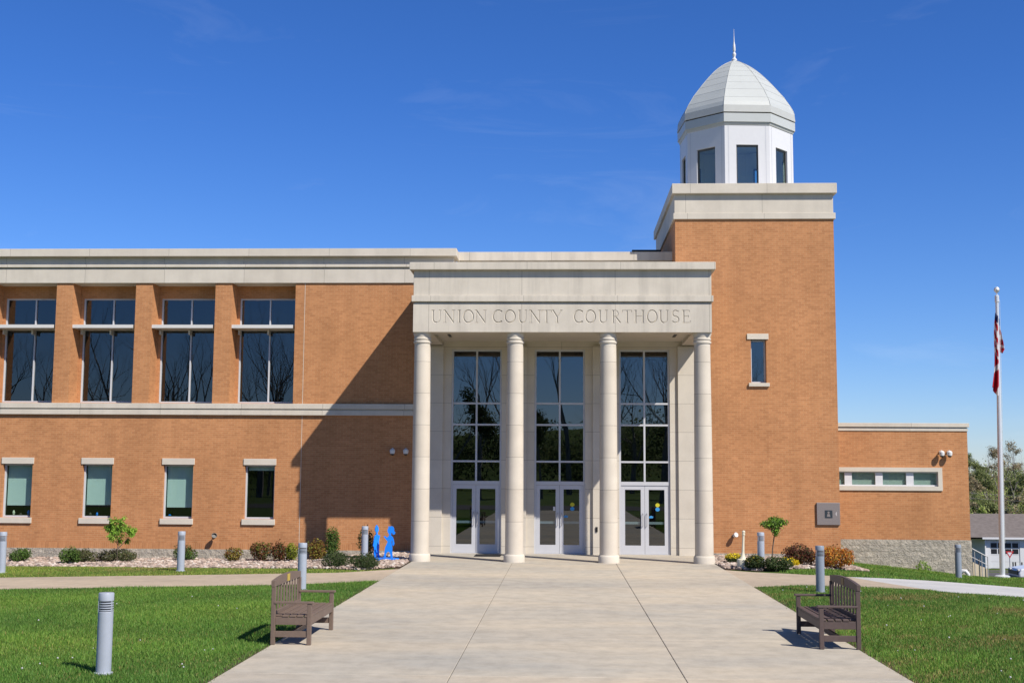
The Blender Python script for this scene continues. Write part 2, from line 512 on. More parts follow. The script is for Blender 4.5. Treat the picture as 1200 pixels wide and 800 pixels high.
# ------------------------------------------------------------------ builders
class MB:
    """collects faces, builds ONE mesh object"""

    def __init__(self):
        self.v, self.f, self.mi = [], [], []

    def add(self, verts, faces, mi=0):
        o = len(self.v)
        self.v += [tuple(p) for p in verts]
        for fc in faces:
            self.f.append(tuple(o + i for i in fc))
            self.mi.append(mi)
        return self

    def box(self, x0, x1, y0, y1, z0, z1, mi=0):
        v = [(x0, y0, z0), (x1, y0, z0), (x1, y1, z0), (x0, y1, z0), (x0, y0, z1), (x1, y0, z1), (x1, y1, z1), (x0, y1, z1)]
        return self.add(v, [(0, 3, 2, 1), (4, 5, 6, 7), (0, 1, 5, 4), (1, 2, 6, 5), (2, 3, 7, 6), (3, 0, 4, 7)], mi)

    def beam(self, a, b, w, h, up=(0, 0, 1), mi=0):
        """square bar from a to b"""
        a, b = Vector(a), Vector(b)
        d = (b - a).normalized()
        s = d.cross(Vector(up))
        if s.length < 1e-5:
            s = Vector((1, 0, 0))
        s.normalize()
        u = s.cross(d).normalized()
        s, u = s * w / 2, u * h / 2
        v = [a - s - u, a + s - u, a + s + u, a - s + u, b - s - u, b + s - u, b + s + u, b - s + u]
        return self.add(v, [(0, 3, 2, 1), (4, 5, 6, 7), (0, 1, 5, 4), (1, 2, 6, 5), (2, 3, 7, 6), (3, 0, 4, 7)], mi)

    def tube(self, pts, rads, n=8, cap=True, mi=0):
        rings = []
        pts = [Vector(p) for p in pts]
        o = len(self.v)
        for i, p in enumerate(pts):
            d = (pts[min(i + 1, len(pts) - 1)] - pts[max(i - 1, 0)]).normalized()
            ref = Vector((0, 0, 1)) if abs(d.z) < 0.9 else Vector((1, 0, 0))
            s = d.cross(ref).normalized()
            u = s.cross(d)
            for k in range(n):
                a = 2 * math.pi * k / n
                self.v.append(tuple(p + (s * math.cos(a) + u * math.sin(a)) * rads[i]))
        for i in range(len(pts) - 1):
            for k in range(n):
                a, b = o + i * n + k, o + i * n + (k + 1) % n
                self.f.append((a, a + n, b + n, b)); self.mi.append(mi)
        if cap:
            self.f.append(tuple(o + k for k in range(n))); self.mi.append(mi)
            self.f.append(tuple(o + (len(pts) - 1) * n + k for k in reversed(range(n)))); self.mi.append(mi)
        return self

    def lathe(self, prof, n=32, cx=0, cy=0, phase=0.0, mi=0, closed=True, faceted=None):
        """prof: (radius, z) list bottom to top"""
        o = len(self.v)
        for r, z in prof:
            for k in range(n):
                a = 2 * math.pi * k / n + phase
                self.v.append((cx + r * math.cos(a), cy + r * math.sin(a), z))
        for i in range(len(prof) - 1):
            for k in range(n):
                a, b = o + i * n + k, o + i * n + (k + 1) % n
                self.f.append((a, b, b + n, a + n)); self.mi.append(mi)
        if closed:
            self.f.append(tuple(o + k for k in reversed(range(n)))); self.mi.append(mi)
            self.f.append(tuple(o + (len(prof) - 1) * n + k for k in range(n))); self.mi.append(mi)
        return self

    def prism(self, poly, y0, y1, mi=0):
        """(x, z) outline extruded along y; outline counter-clockwise seen from -y"""
        n = len(poly)
        v = [(x, y0, z) for x, z in poly] + [(x, y1, z) for x, z in poly]
        fs = [tuple(range(n)), tuple(reversed(range(n, 2 * n)))]
        for i in range(n):
            j = (i + 1) % n
            fs.append((i, i + n, j + n, j))
        return self.add(v, fs, mi)

    def xprism(self, poly, x0, x1, mi=0):
        """(y, z) outline extruded along x"""
        n = len(poly)
        v = [(x0, y, z) for y, z in poly] + [(x1, y, z) for y, z in poly]
        fs = [tuple(reversed(range(n))), tuple(range(n, 2 * n))]
        for i in range(n):
            j = (i + 1) % n
            fs.append((i, j, j + n, i + n))
        return self.add(v, fs, mi)

    def wall(self, x0, x1, z0, z1, yf, yb, holes=(), mi=0, mi_low=None, zlow=None):
        """upright wall with rectangular openings (hx0,hx1,hz0,hz1), reveals included"""
        xs = sorted({x0, x1, *[h[0] for h in holes], *[h[1] for h in holes]})
        zs = sorted({z0, z1, *([zlow] if zlow else []), *[h[2] for h in holes], *[h[3] for h in holes]})
        xs = [x for x in xs if x0 - 1e-6 <= x <= x1 + 1e-6]
        zs = [z for z in zs if z0 - 1e-6 <= z <= z1 + 1e-6]

        def solid(i, j):
            if i < 0 or j < 0 or i >= len(xs) - 1 or j >= len(zs) - 1:
                return False
            cx, cz = (xs[i] + xs[i + 1]) / 2, (zs[j] + zs[j + 1]) / 2
            return not any(h[0] < cx < h[1] and h[2] < cz < h[3] for h in holes)
        for i in range(len(xs) - 1):
            for j in range(len(zs) - 1):
                if not solid(i, j):
                    continue
                a, b, c, d = xs[i], xs[i + 1], zs[j], zs[j + 1]
                m = mi_low if (zlow and d <= zlow + 1e-6) else mi
                self.add([(a, yf, c), (b, yf, c), (b, yf, d), (a, yf, d)], [(0, 1, 2, 3)], m)
                self.add([(a, yb, c), (b, yb, c), (b, yb, d), (a, yb, d)], [(3, 2, 1, 0)], m)
                if not solid(i - 1, j):
                    self.add([(a, yf, c), (a, yb, c), (a, yb, d), (a, yf, d)], [(3, 2, 1, 0)], m)
                if not solid(i + 1, j):
                    self.add([(b, yf, c), (b, yb, c), (b, yb, d), (b, yf, d)], [(0, 1, 2, 3)], m)
                if not solid(i, j - 1):
                    self.add([(a, yf, c), (b, yf, c), (b, yb, c), (a, yb, c)], [(3, 2, 1, 0)], m)
                if not solid(i, j + 1):
                    self.add([(a, yf, d), (b, yf, d), (b, yb, d), (a, yb, d)], [(0, 1, 2, 3)], m)
        return self

    K = 1.0      # tower sits a little farther back: scale about the measuring point

    def build(self, name, mats, parent=None, smooth=False, bevel=0.0, loc=None, weld=False):
        if MB.K != 1.0:
            self.v = [(x * MB.K, y * MB.K, CAM_H + (z - CAM_H) * MB.K) for x, y, z in self.v]
        me = bpy.data.meshes.new(name)
        me.from_pydata(self.v, [], self.f)
        if not isinstance(mats, (list, tuple)):
            mats = [mats]
        for m in mats:
            me.materials.append(m)
        me.polygons.foreach_set('material_index', self.mi)
        if weld:
            bm = bmesh.new(); bm.from_mesh(me)
            bmesh.ops.remove_doubles(bm, verts=bm.verts, dist=1e-5)
            bm.to_mesh(me); bm.free()
        if smooth:
            me.polygons.foreach_set('use_smooth', [True] * len(me.polygons))
            me.set_sharp_from_angle(angle=R_(38))
        me.update()
        o = bpy.data.objects.new(name, me)
        COL.objects.link(o)
        if parent is not None:
            o.parent = parent
            if parent.parent is None and parent.type == 'EMPTY' and parent.get('world_parts'):
                o.location = -parent.location
        if loc is not None:
            o.location = loc
        if bevel:
            bv = o.modifiers.new('bevel', 'BEVEL')
            bv.width = bevel
            bv.segments = 2
            bv.limit_method = 'ANGLE'
            bv.angle_limit = R_(40)
        return o


def np_mesh(name, verts, faces, mat, cols=None, parent=None, loc=None, smooth=False):
    """fast mesh from numpy arrays (faces: Nx3 or Nx4), colours per vertex"""
    me = bpy.data.meshes.new(name)
    nv, nf, k = len(verts), len(faces), faces.shape[1]
    me.vertices.add(nv)
    me.vertices.foreach_set('co', np.asarray(verts, np.float32).ravel())
    me.loops.add(nf * k)
    me.loops.foreach_set('vertex_index', np.asarray(faces, np.int32).ravel())
    me.polygons.add(nf)
    me.polygons.foreach_set('loop_start', np.arange(0, nf * k, k, dtype=np.int32))
    me.polygons.foreach_set('loop_total', np.full(nf, k, np.int32))
    if smooth:
        me.polygons.foreach_set('use_smooth', np.ones(nf, bool))
    if cols is not None:
        a = me.color_attributes.new('Col', 'FLOAT_COLOR', 'POINT')
        c4 = np.ones((nv, 4), np.float32)
        c4[:, :3] = cols
        a.data.foreach_set('color', c4.ravel())
    me.materials.append(mat)
    me.update(calc_edges=True)
    me.validate()
    if not smooth:
        me.shade_flat()
    o = bpy.data.objects.new(name, me)
    COL.objects.link(o)
    if parent is not None:
        o.parent = parent
    if loc is not None:
        o.location = loc
    return o


def tag(o, label=None, cat=None, group=None, kind=None):
    if label:
        o['label'] = label
    if cat:
        o['category'] = cat
    if group:
        o['group'] = group
    if kind:
        o['kind'] = kind
    return o


def empty(name, loc, label, cat, group=None, rz=0.0):
    e = bpy.data.objects.new(name, None)
    e.empty_display_size = 0.3
    e.location = loc
    e.rotation_euler = (0, 0, rz)
    COL.objects.link(e)
    return tag(e, label, cat, group)


def copy_thing(src, loc, label, group=None, rz=None, mat_swap=None):
    r = src.copy()
    COL.objects.link(r)
    r.location = loc
    if rz is not None:
        r.rotation_euler = (0, 0, rz)
    r['label'] = label
    if group:
        r['group'] = group

    def rec(s, p):
        for ch in [c for c in bpy.data.objects if c.parent == s]:
            c = ch.copy()
            if mat_swap and ch.type == 'MESH' and ch.data.materials[0] in mat_swap:
                c.data = ch.data.copy()
                for i, m_ in enumerate(c.data.materials):
                    c.data.materials[i] = mat_swap.get(m_, m_)
            COL.objects.link(c)
            c.parent = p
            rec(ch, c)
    rec(src, r)
    return r


# ------------------------------------------------------------------ terrain
def ss(a, b, x):
    t = np.clip((x - a) / (b - a), 0, 1)
    return t * t * (3 - 2 * t)


def T(x, y):
    x = np.asarray(x, float); y = np.asarray(y, float)
    s = 0.5 * (x - 7 + np.sqrt((x - 7) ** 2 + 0.6))
    z = -np.minimum(0.107 * s, 0.90) * ss(20, 42, y)
    z = z - 0.27 * ss(5, 9, -x) * ss(32.5, 37, y)
    back = np.where(y > 44, -0.092 * np.minimum(y - 44, 36) - 0.062 * np.clip(y - 80, 0, 45), 0)
    z = z + back
    return z


def Tz(x, y):
    return float(T(x, y))


def grid_sheet(name, xs, ys, mat, dz=0.0, mask=None, kind='structure', cols=None):
    X, Y = np.meshgrid(xs, ys)
    Z = T(X, Y) + dz
    v = np.stack([X.ravel(), Y.ravel(), Z.ravel()], 1)
    nx, ny = len(xs), len(ys)
    i = np.arange(nx - 1)[None, :] + np.arange(ny - 1)[:, None] * nx
    f = np.stack([i, i + 1, i + nx + 1, i + nx], -1).reshape(-1, 4)
    o = np_mesh(name, v, f, mat, cols=np.ones((len(v), 3)) if cols is None else cols, smooth=True)
    tag(o, kind=kind)
    return o


def strip_sheet(name, near, far, mat, dz=0.012, n=60, m=8, col=(1, 1, 1), thick=None):
    """sheet between two polylines (near edge, far edge), draped on the terrain"""
    def samp(pl, t):
        pl = np.array(pl, float)
        L = np.r_[0, np.cumsum(np.hypot(*np.diff(pl, axis=0).T))]
        return np.stack([np.interp(t * L[-1], L, pl[:, k]) for k in range(2)], 1)
    t = np.linspace(0, 1, n + 1)
    A, B = samp(near, t), samp(far, t)
    rows = [A * (1 - s) + B * s for s in np.linspace(0, 1, m + 1)]
    P = np.concatenate(rows)
    v = np.c_[P, T(P[:, 0], P[:, 1]) + dz]
    i = np.arange(n)[None, :] + np.arange(m)[:, None] * (n + 1)
    f = np.stack([i, i + 1, i + n + 2, i + n + 1], -1).reshape(-1, 4)
    o = np_mesh(name, v, f, mat, cols=np.tile(np.array(col, float), (len(v), 1)), smooth=True)
    tag(o, kind='structure')
    return o


xs = np.r_[np.linspace(-900, -60, 12)[:-1], np.linspace(-60, -26, 12)[:-1], np.arange(-26, 26.1, 0.5), np.linspace(26, 90, 20)[1:], np.linspace(90, 900, 12)[1:]]
ys = np.r_[np.linspace(-600, -60, 10)[:-1], np.linspace(-60, 8, 16)[:-1], np.arange(8, 48.1, 0.5), np.linspace(48, 180, 34)[1:], np.linspace(180, 1500, 12)[1:]]
grid_sheet('ground', xs, ys, M['ground'])

# plaza: poured slabs with tooled joints, over a dark joint bed
PX = [-4.42, -1.44, 1.60, 4.50]
PY = [-6.0, -1.0, 4.0, 8.0, 12.0, 16.15, 19.8, 24.0, 28.4, 32.2, 36.0, 39.98]
mb_v, mb_f, mb_c = [], [], []


def slab(x0, x1, y0, y1, z0, z1, c):
    o = len(mb_v)
    b = 0.006
    for (xx0, xx1, yy0, yy1, zz) in ((x0, x1, y0, y1, z0), (x0, x1, y0, y1, z1 - b), (x0 + b, x1 - b, y0 + b, y1 - b, z1)):
        mb_v.extend([(xx0, yy0, zz), (xx1, yy0, zz), (xx1, yy1, zz), (xx0, yy1, zz)])
        mb_c.extend([c] * 4)
    for k in (0, 4):
        for i in range(4):
            j = (i + 1) % 4
            mb_f.append((o + k + i, o + k + j, o + k + 4 + j, o + k + 4 + i))
    mb_f.append((o + 8, o + 9, o + 10, o + 11))


tones = {}
for j in range(len(PY) - 1):
    for i in range(3):
        g = 0.993 + 0.014 * random.random()
        warm = 0.995 + 0.015 * random.random()
        if j <= 4:
            warm = 1.012
        jx = 0.004
        x0, x1 = PX[i] + (jx if i else 0), PX[i + 1] - (jx if i < 2 else 0)
        jy = 0.003 if j not in (5,) else 0.008
        slab(x0, x1, PY[j] + jy, PY[j + 1] - jy, -0.09, 0.02, (g * warm, g, g / warm))
pz = np_mesh('plaza', np.array(mb_v), np.array(mb_f), M['concrete'], cols=np.array(mb_c))
tag(pz, kind='structure')
jb = MB().box(PX[0] + .02, PX[3] - .02, -5.98, 39.9, -0.10, 0.008).build('plaza_joint', M['gap'])
tag(jb, kind='structure')

for x0, x1 in ((-4.60, -4.42), (4.50, 4.68)):
    strip_sheet('soil_edge', [(x0, 5), (x0, 36)], [(x1, 5), (x1, 36)], M['soil'], dz=0.006, n=60, m=2)
grid_sheet('road', np.linspace(-120, 120, 40), np.linspace(-18, -7, 6), M['asphalt'], dz=0.02)
# walks crossing in front of the building
LW_NEAR = [(-32, 23.5), (-20, 25.2), (-12.4, 26.9), (-8.0, 28.15), (-6.2, 28.7), (-4.43, 29.9)]
LW_FAR = [(-32, 26.3), (-20, 28.4), (-13.8, 29.8), (-8.9, 31.2), (-5.8, 32.2), (-4.43, 33.6)]
strip_sheet('path', LW_NEAR, LW_FAR, M['walk'], n=70)
RW_NEAR = [(4.51, 29.2), (5.6, 29.75), (7.5, 29.55), (8.8, 29.9)]
RW_FAR = [(4.51, 34.3), (5.2, 33.7), (6.5, 33.1), (7.6, 33.0)]
strip_sheet('path', RW_NEAR, RW_FAR, M['walk'], n=40)


def gpt(px, py):
    z = 0.0
    for _ in range(10):
        x, y = gp(px, py, z)
        z = Tz(x, y)
    return x, y, z


RN_NEAR = [(8.8, 29.9)] + [gpt(*p)[:2] for p in ((1100, 693.5), (1150, 697), (1200, 700.5), (1262, 706))]
RN_FAR = [(7.6, 33.0)] + [gpt(*p)[:2] for p in ((1090, 680.5), (1145, 684.5), (1200, 688.5), (1262, 693.5))]
for PL in (RN_NEAR, RN_FAR):          # carries on beyond the picture
    (xa, ya), (xb, yb) = PL[-2], PL[-1]
    ux, uy = (xb - xa) / math.hypot(xb - xa, yb - ya), (yb - ya) / math.hypot(xb - xa, yb - ya)
    PL.append((xb + ux * 16, yb + uy * 16))
strip_sheet('path', RN_NEAR, RN_FAR, M['walk_new'], n=60)

# parking lot behind, falling away
lot = grid_sheet('parking_lot', np.linspace(14.5, 90, 60), np.linspace(47, 128, 60), M['asphalt'], dz=0.03)

# rock mulch beds
bedL_near = [(-30, 33.6), (-15.7, 34.4), (-10, 35.0), (-7.2, 33.8), (-5.4, 33.0), (-4.45, 34.2)]
bedL_far = [(-30, 40.1), (-15.7, 40.1), (-10, 40.1), (-7.2, 40.1), (-5.6, 40.1), (-4.45, 40.1)]
strip_sheet('planting_bed', bedL_near, bedL_far, M['soil'], dz=0.02, n=60, m=14)
bedR_near = [(4.52, 34.6), (5.4, 33.9), (6.2, 34.6), (7.4, 35.4), (9.0, 36.4)]
bedR_far = [(4.52, 39.86), (5.4, 39.86), (6.2, 39.86), (7.4, 39.86), (9.2, 39.86)]
strip_sheet('planting_bed', bedR_near, bedR_far, M['soil'], dz=0.02, n=40, m=14)


def in_poly(P, poly):
    poly = np.array(poly); x, y = P[:, 0], P[:, 1]
    inside = np.zeros(len(P), bool)
    j = len(poly) - 1
    for i in range(len(poly)):
        xi, yi, xj, yj = *poly[i], *poly[j]
        c = ((yi > y) != (yj > y)) & (x < (xj - xi) * (y - yi) / (yj - yi + 1e-12) + xi)
        inside ^= c
        j = i
    return inside


def scatter(poly, dens):
    poly = np.array(poly)
    lo, hi = poly.min(0), poly.max(0)
    n = int(dens * np.prod(hi - lo))
    P = RNG.uniform(lo, hi, (n, 2))
    return P[in_poly(P, poly)]


# rock mulch: faceted stones, one countless mass
ico = bmesh.new()
bmesh.ops.create_icosphere(ico, subdivisions=1, radius=1.0)
ICO_V = np.array([v.co[:] for v in ico.verts]); ICO_F = np.array([[v.index for v in f.verts] for f in ico.faces]); ico.free()
polyL = [(-20, 34.1), (-15.7, 34.4), (-10, 35.0), (-7.2, 33.8), (-5.4, 33.0), (-4.5, 34.2), (-4.5, 40.0), (-20, 40.0)]
polyR = [(4.56, 34.7), (5.4, 34.0), (6.2, 34.7), (7.4, 35.5), (9.0, 36.5), (9.1, 39.8), (4.56, 39.8)]
P = np.concatenate([scatter(polyL, 170), scatter(polyR, 170)])
n = len(P)
S = RNG.uniform(0.028, 0.075, n)
sc = np.stack([S * RNG.uniform(.8, 1.5, n), S * RNG.uniform(.8, 1.3, n), S * RNG.uniform(.5, .8, n)], 1)
rot = RNG.uniform(0, 2 * np.pi, n)
vv = ICO_V[None] * sc[:, None] * (1 + RNG.normal(0, .12, (n, len(ICO_V), 1)))
c_, s_ = np.cos(rot)[:, None], np.sin(rot)[:, None]
vx = vv[..., 0] * c_ - vv[..., 1] * s_; vy = vv[..., 0] * s_ + vv[..., 1] * c_
vz = vv[..., 2] + (T(P[:, 0], P[:, 1]) + 0.02 + S * 0.35)[:, None]
V = np.stack([vx + P[:, :1], vy + P[:, 1:], vz], -1).reshape(-1, 3)
F = (ICO_F[None] + (np.arange(n) * len(ICO_V))[:, None, None]).reshape(-1, 3)
pal = np.array([(.38, .285, .235), (.31, .24, .20), (.45, .365, .31), (.24, .19, .155), (.40, .31, .26), (.18, .145, .125), (.52, .46, .41)])
C = np.repeat(pal[RNG.integers(0, len(pal), n)] * RNG.uniform(.85, 1.1, (n, 1)), len(ICO_V), 0)
rk = np_mesh('rock_mulch', V, F, M['rock'], cols=C)
tag(rk, kind='stuff')


# ------------------------------------------------------------------ courthouse
CH = empty('courthouse', (0, 40, 0), 'tan brick courthouse with limestone columned entrance and domed white cupola on its tower', 'courthouse')
CH['world_parts'] = 1

YW = 40.1      # left wing brick face
BAY = [-21.94 + 2.715 * i for i in range(5)]          # left edge of each bay opening
BAY_W = 2.15
LOW_C = [-20.84, -18.12, -15.42, -12.70, -9.97]

up_holes = [(b, b + BAY_W, 4.87, 8.92) for b in BAY]
low_holes = [(c - .5, c + .5, 1.07, 2.84) for c in LOW_C]
# wing wall: below string course (with offices' windows), above it as recessed bays between pilasters
MB().wall(-26, -4.36, 0.08, 4.60, YW, YW + .35, low_holes, 0, 1, 0.285).build('brick_wall', [M['brick'], M['soldier']], CH)
w = MB()
w.wall(-8.925, -4.36, 4.60, 8.95, YW, YW + .35)
w.build('brick_wall', M['brick'], CH)
w = MB()
w.wall(-26, BAY[0], 4.60, 8.95, YW, YW + .35)
w.build('brick_wall', M['brick'], CH)
# recessed wall at the back of the bays
w = MB()
w.wall(BAY[0] - .4, -8.6, 4.60, 8.95, YW + .72, YW + .95, [(b + .10, b + BAY_W - .005, 4.93, 8.50) for b in BAY])
w.build('recessed_brick_wall', M['brick'], CH)
for i in range(4):
    x0, x1 = BAY[i] + BAY_W, BAY[i + 1]
    MB().box(x0, x1, YW, YW + .715, 4.60, 8.935).build('pilaster', M['brick'], CH)
MB().box(-8.92, -8.70, YW + .353, YW + .715, 4.60, 8.935).build('brick_return', M['brick'], CH)
MB().box(BAY[0] - .22, BAY[0], YW + .353, YW + .715, 4.60, 8.935).build('brick_return', M['brick'], CH)
MB().box(-8.61, -8.595, YW - .003, YW + .01, .29, 4.489).build('expansion_joint', M['stone'], CH)
MB().box(-8.61, -8.595, YW - .003, YW + .01, 4.872, 8.92).build('expansion_joint', M['stone'], CH)
# stone plinth under the wing
MB().box(-26, -4.36, YW - .02, YW + .3, -0.6, 0.08).build('stone_plinth', M['split'], CH)
# string course: two bands with a groove
s = MB()
s.box(-26, -4.36, YW - .11, YW + .02, 4.695, 4.870)
s.box(-26, -4.36, YW - .05, YW + .02, 4.655, 4.695)
s.box(-26, -4.36, YW - .09, YW + .02, 4.490, 4.655)
for b in BAY:
    s.box(b, b + BAY_W, YW + .02, YW + .74, 4.80, 4.868)       # sloping sill behind
s.build('string_course', M['stone_wing'], CH, bevel=.008)
# wing cornice
c = MB()
XL, XR = -26.0, -3.62
c.box(XL, XR, YW - .05, YW + .95, 8.92, 9.385)
c.box(XL, XR, YW + .00, YW + .9, 9.385, 9.45)
c.box(XL, XR + .04, YW - .10, YW + .9, 9.45, 9.545)
c.box(XL, XR, YW - .02, YW + .9, 9.545, 9.80)
c.box(XL, XR + .12, YW - .24, YW + .95, 9.80, 10.06)
c.build('cornice', M['stone_wing'], CH, bevel=.010)
MB().box(-26, 3.5, YW + .9, 60, 9.55, 9.62).build('flat_roof', M['roofm'], CH)
# rear body of the wing (side and back walls)
w = MB()
w.box(-26, -25.7, YW + .36, 59.69, -.6, 9.5)
w.build('brick_wall', M['brick'], CH)
w = MB()
w.box(-26, 8.6, 59.7, 60, -3.5, 9.5)
w.build('brick_wall', M['brick'], CH)
# set-back parapet over the entrance
c = MB()
c.box(-3.58, 3.9, 41.05, 41.3, 8.6, 9.83)
c.box(-3.58, 3.9, 40.95, 41.4, 9.83, 10.13)
c.build('parapet', M['stone_port'], CH, bevel=.01)

# tall wing windows
for b in BAY:
    x0, x1 = b + .10, b + BAY_W - .005
    yf = YW + .76
    f = MB()
    t = .046
    xm = (x0 + x1) / 2 + .01
    f.box(x0, x0 + t, yf, yf + .12, 4.93, 8.50)
    f.box(x1 - t, x1, yf, yf + .12, 4.93, 8.50)
    f.box(xm - t / 2, xm + t / 2, yf, yf + .12, 4.93 + t, 8.50 - t)
    f.box(x0 + t, x1 - t, yf, yf + .12, 8.50 - t, 8.50)
    f.box(x0 + t, x1 - t, yf, yf + .12, 4.93, 4.93 + t)
    for xa, xb in ((x0 + t, xm - t / 2), (xm + t / 2, x1 - t)):
        f.box(xa, xb, yf, yf + .12, 7.40, 7.46)
    fo = f.build('tall_window', M['alu'], CH, bevel=.004)
    g = MB()
    g.add([(x0, yf + .06, 4.95), (x1, yf + .06, 4.95), (x1, yf + .06, 8.48), (x0, yf + .06, 8.48)], [(0, 1, 2, 3)])
    g.build('pane', M['glass_wing'], fo)
    h = MB()
    h.box(b + .0, b + BAY_W - .07, YW + .05, yf - .004, 7.405, 7.52)
    for xx in (x0 + .03, xm, x1 - .03):
        h.box(xx - .03, xx + .03, YW + .52, yf - .004, 7.24, 7.40)
    h.build('light_shelf', M['shelf'], fo, bevel=.006)
# room behind the tall windows
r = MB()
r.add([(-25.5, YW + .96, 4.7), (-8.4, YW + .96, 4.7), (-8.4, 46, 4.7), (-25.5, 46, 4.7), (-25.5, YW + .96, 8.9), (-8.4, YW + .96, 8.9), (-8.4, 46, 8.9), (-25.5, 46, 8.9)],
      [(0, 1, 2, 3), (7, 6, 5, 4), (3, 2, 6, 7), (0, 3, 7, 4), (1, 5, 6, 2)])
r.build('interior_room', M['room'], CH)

# office windows
blind_z = [1.45, 1.46, 1.49, 1.43, 2.66]
for k, cxx in enumerate(LOW_C):
    yf = YW + .14
    f = MB()
    t = .05
    f.box(cxx - .5, cxx - .5 + t, yf, yf + .1, 1.07, 2.84)
    f.box(cxx + .5 - t, cxx + .5, yf, yf + .1, 1.07, 2.84)
    f.box(cxx - .5 + t, cxx + .5 - t, yf, yf + .1, 2.79, 2.84)
    f.box(cxx - .5 + t, cxx + .5 - t, yf, yf + .1, 1.07, 1.13)
    fo = f.build('office_window', M['alu'], CH, bevel=.004)
    MB().add([(cxx - .48, yf + .05, 1.09), (cxx + .48, yf + .05, 1.09), (cxx + .48, yf + .05, 2.82), (cxx - .48, yf + .05, 2.82)], [(0, 1, 2, 3)]).build('pane', M['glass_low'], fo)
    MB().box(cxx - .545, cxx + .545, YW - .035, YW + .2, 2.84, 3.05).build('lintel', M['stone'], fo, bevel=.008)
    MB().box(cxx - .55, cxx + .55, YW - .06, YW + .139, 0.885, 1.068).build('sill', M['stone'], fo, bevel=.008)
    MB().box(cxx - .44, cxx + .44, yf + .16, yf + .168, blind_z[k], 2.79).build('blind', M['blind'], fo)
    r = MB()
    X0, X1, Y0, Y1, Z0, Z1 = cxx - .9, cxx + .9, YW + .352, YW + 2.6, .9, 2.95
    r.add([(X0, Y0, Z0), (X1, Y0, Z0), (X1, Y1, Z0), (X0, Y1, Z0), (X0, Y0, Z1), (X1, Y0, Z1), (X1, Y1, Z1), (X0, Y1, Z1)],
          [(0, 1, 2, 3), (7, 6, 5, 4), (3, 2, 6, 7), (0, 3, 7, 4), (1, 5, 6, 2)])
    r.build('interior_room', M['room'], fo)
    if k in (1, 2, 3):   # little things on the sill inside
        for q in range((0, 3, 2, 1)[k]):
            xx = cxx - .3 + .27 * q + random.uniform(-.08, .08)
            hh_ = random.uniform(.05, .16)
            d = MB().lathe([(.03, 1.14), (random.uniform(.03, .06), 1.14 + hh_ * .5), (.02, 1.14 + hh_)], 10, xx, yf + .26)
            d.build('ornament', (M['blue'], M['cream'], M['bark'])[(k + q) % 3], fo)

# ---- portico
YC = 36.52
COLX = [-4.21, -1.40, 1.40, 4.21]
for cx_ in COLX:
    prof = [(.272, .25)] + [(.272 - .030 * (z / 6.5) ** 1.6, z) for z in np.linspace(.4, 6.42, 14)]
    co = MB().lathe(prof, 48, cx_, YC).build('column', M['stone_col'], CH, smooth=True)
    MB().lathe([(.315, -.03), (.315, .195), (.300, .225), (.280, .252)], 48, cx_, YC).build('base', M['stone'], co, smooth=True)
    cap = [(.243, 6.421), (.243, 6.50), (.268, 6.515), (.276, 6.545), (.268, 6.575), (.245, 6.588), (.245, 6.60), (.262, 6.615), (.270, 6.645), (.262, 6.672), (.248, 6.682), (.25, 6.70), (.275, 6.77), (.285, 6.83)]
    MB().lathe(cap, 48, cx_, YC).build('capital', M['stone'], co, smooth=True)

# entablature with carved inscription
e = MB()
HW = 4.47
e.box(-HW, HW, 36.2, 40.9, 7.93, 8.70)
e.box(-HW - .05, HW + .05, 36.14, 40.6, 7.745, 7.93)
e.box(-HW + .03, HW - .03, 36.24, 40.4, 7.69, 7.745)
ent = e.build('entablature', M['stone_port'], CH, bevel=.010)
MB().box(-HW - .115, HW + .115, 36.04, 40.9, 8.70, 8.925).build('cornice_cap', M['stone_port'], ent, bevel=.012)
# ring beam under it: sides
b = MB()
b.box(-HW, -3.93, 36.752, 40.0, 6.83, 7.69)
b.build('side_beam', M['stone_port'], CH)
MB().box(3.93, HW, 36.752, 39.99, 6.83, 7.69).build('side_beam', M['stone_port'], CH)
cl = MB().box(-3.93, 3.93, 36.75, 40.0, 6.955, 7.05).build('portico_ceiling', M['ceil'], CH)
for sx in (-1, 1):
    MB().box(sx * 3.55 - .05, sx * 3.55 + .05, 37.3, 38.6, 6.945, 6.953).build('air_slot', M['black'], cl)

# frieze block, letters carved in as V grooves
FRY = 36.2
fr = bmesh.new()
fb = MB().box(-HW, HW, FRY, 36.75, 6.83, 7.69)
frieze = fb.build('frieze', M['stone_port'], CH)


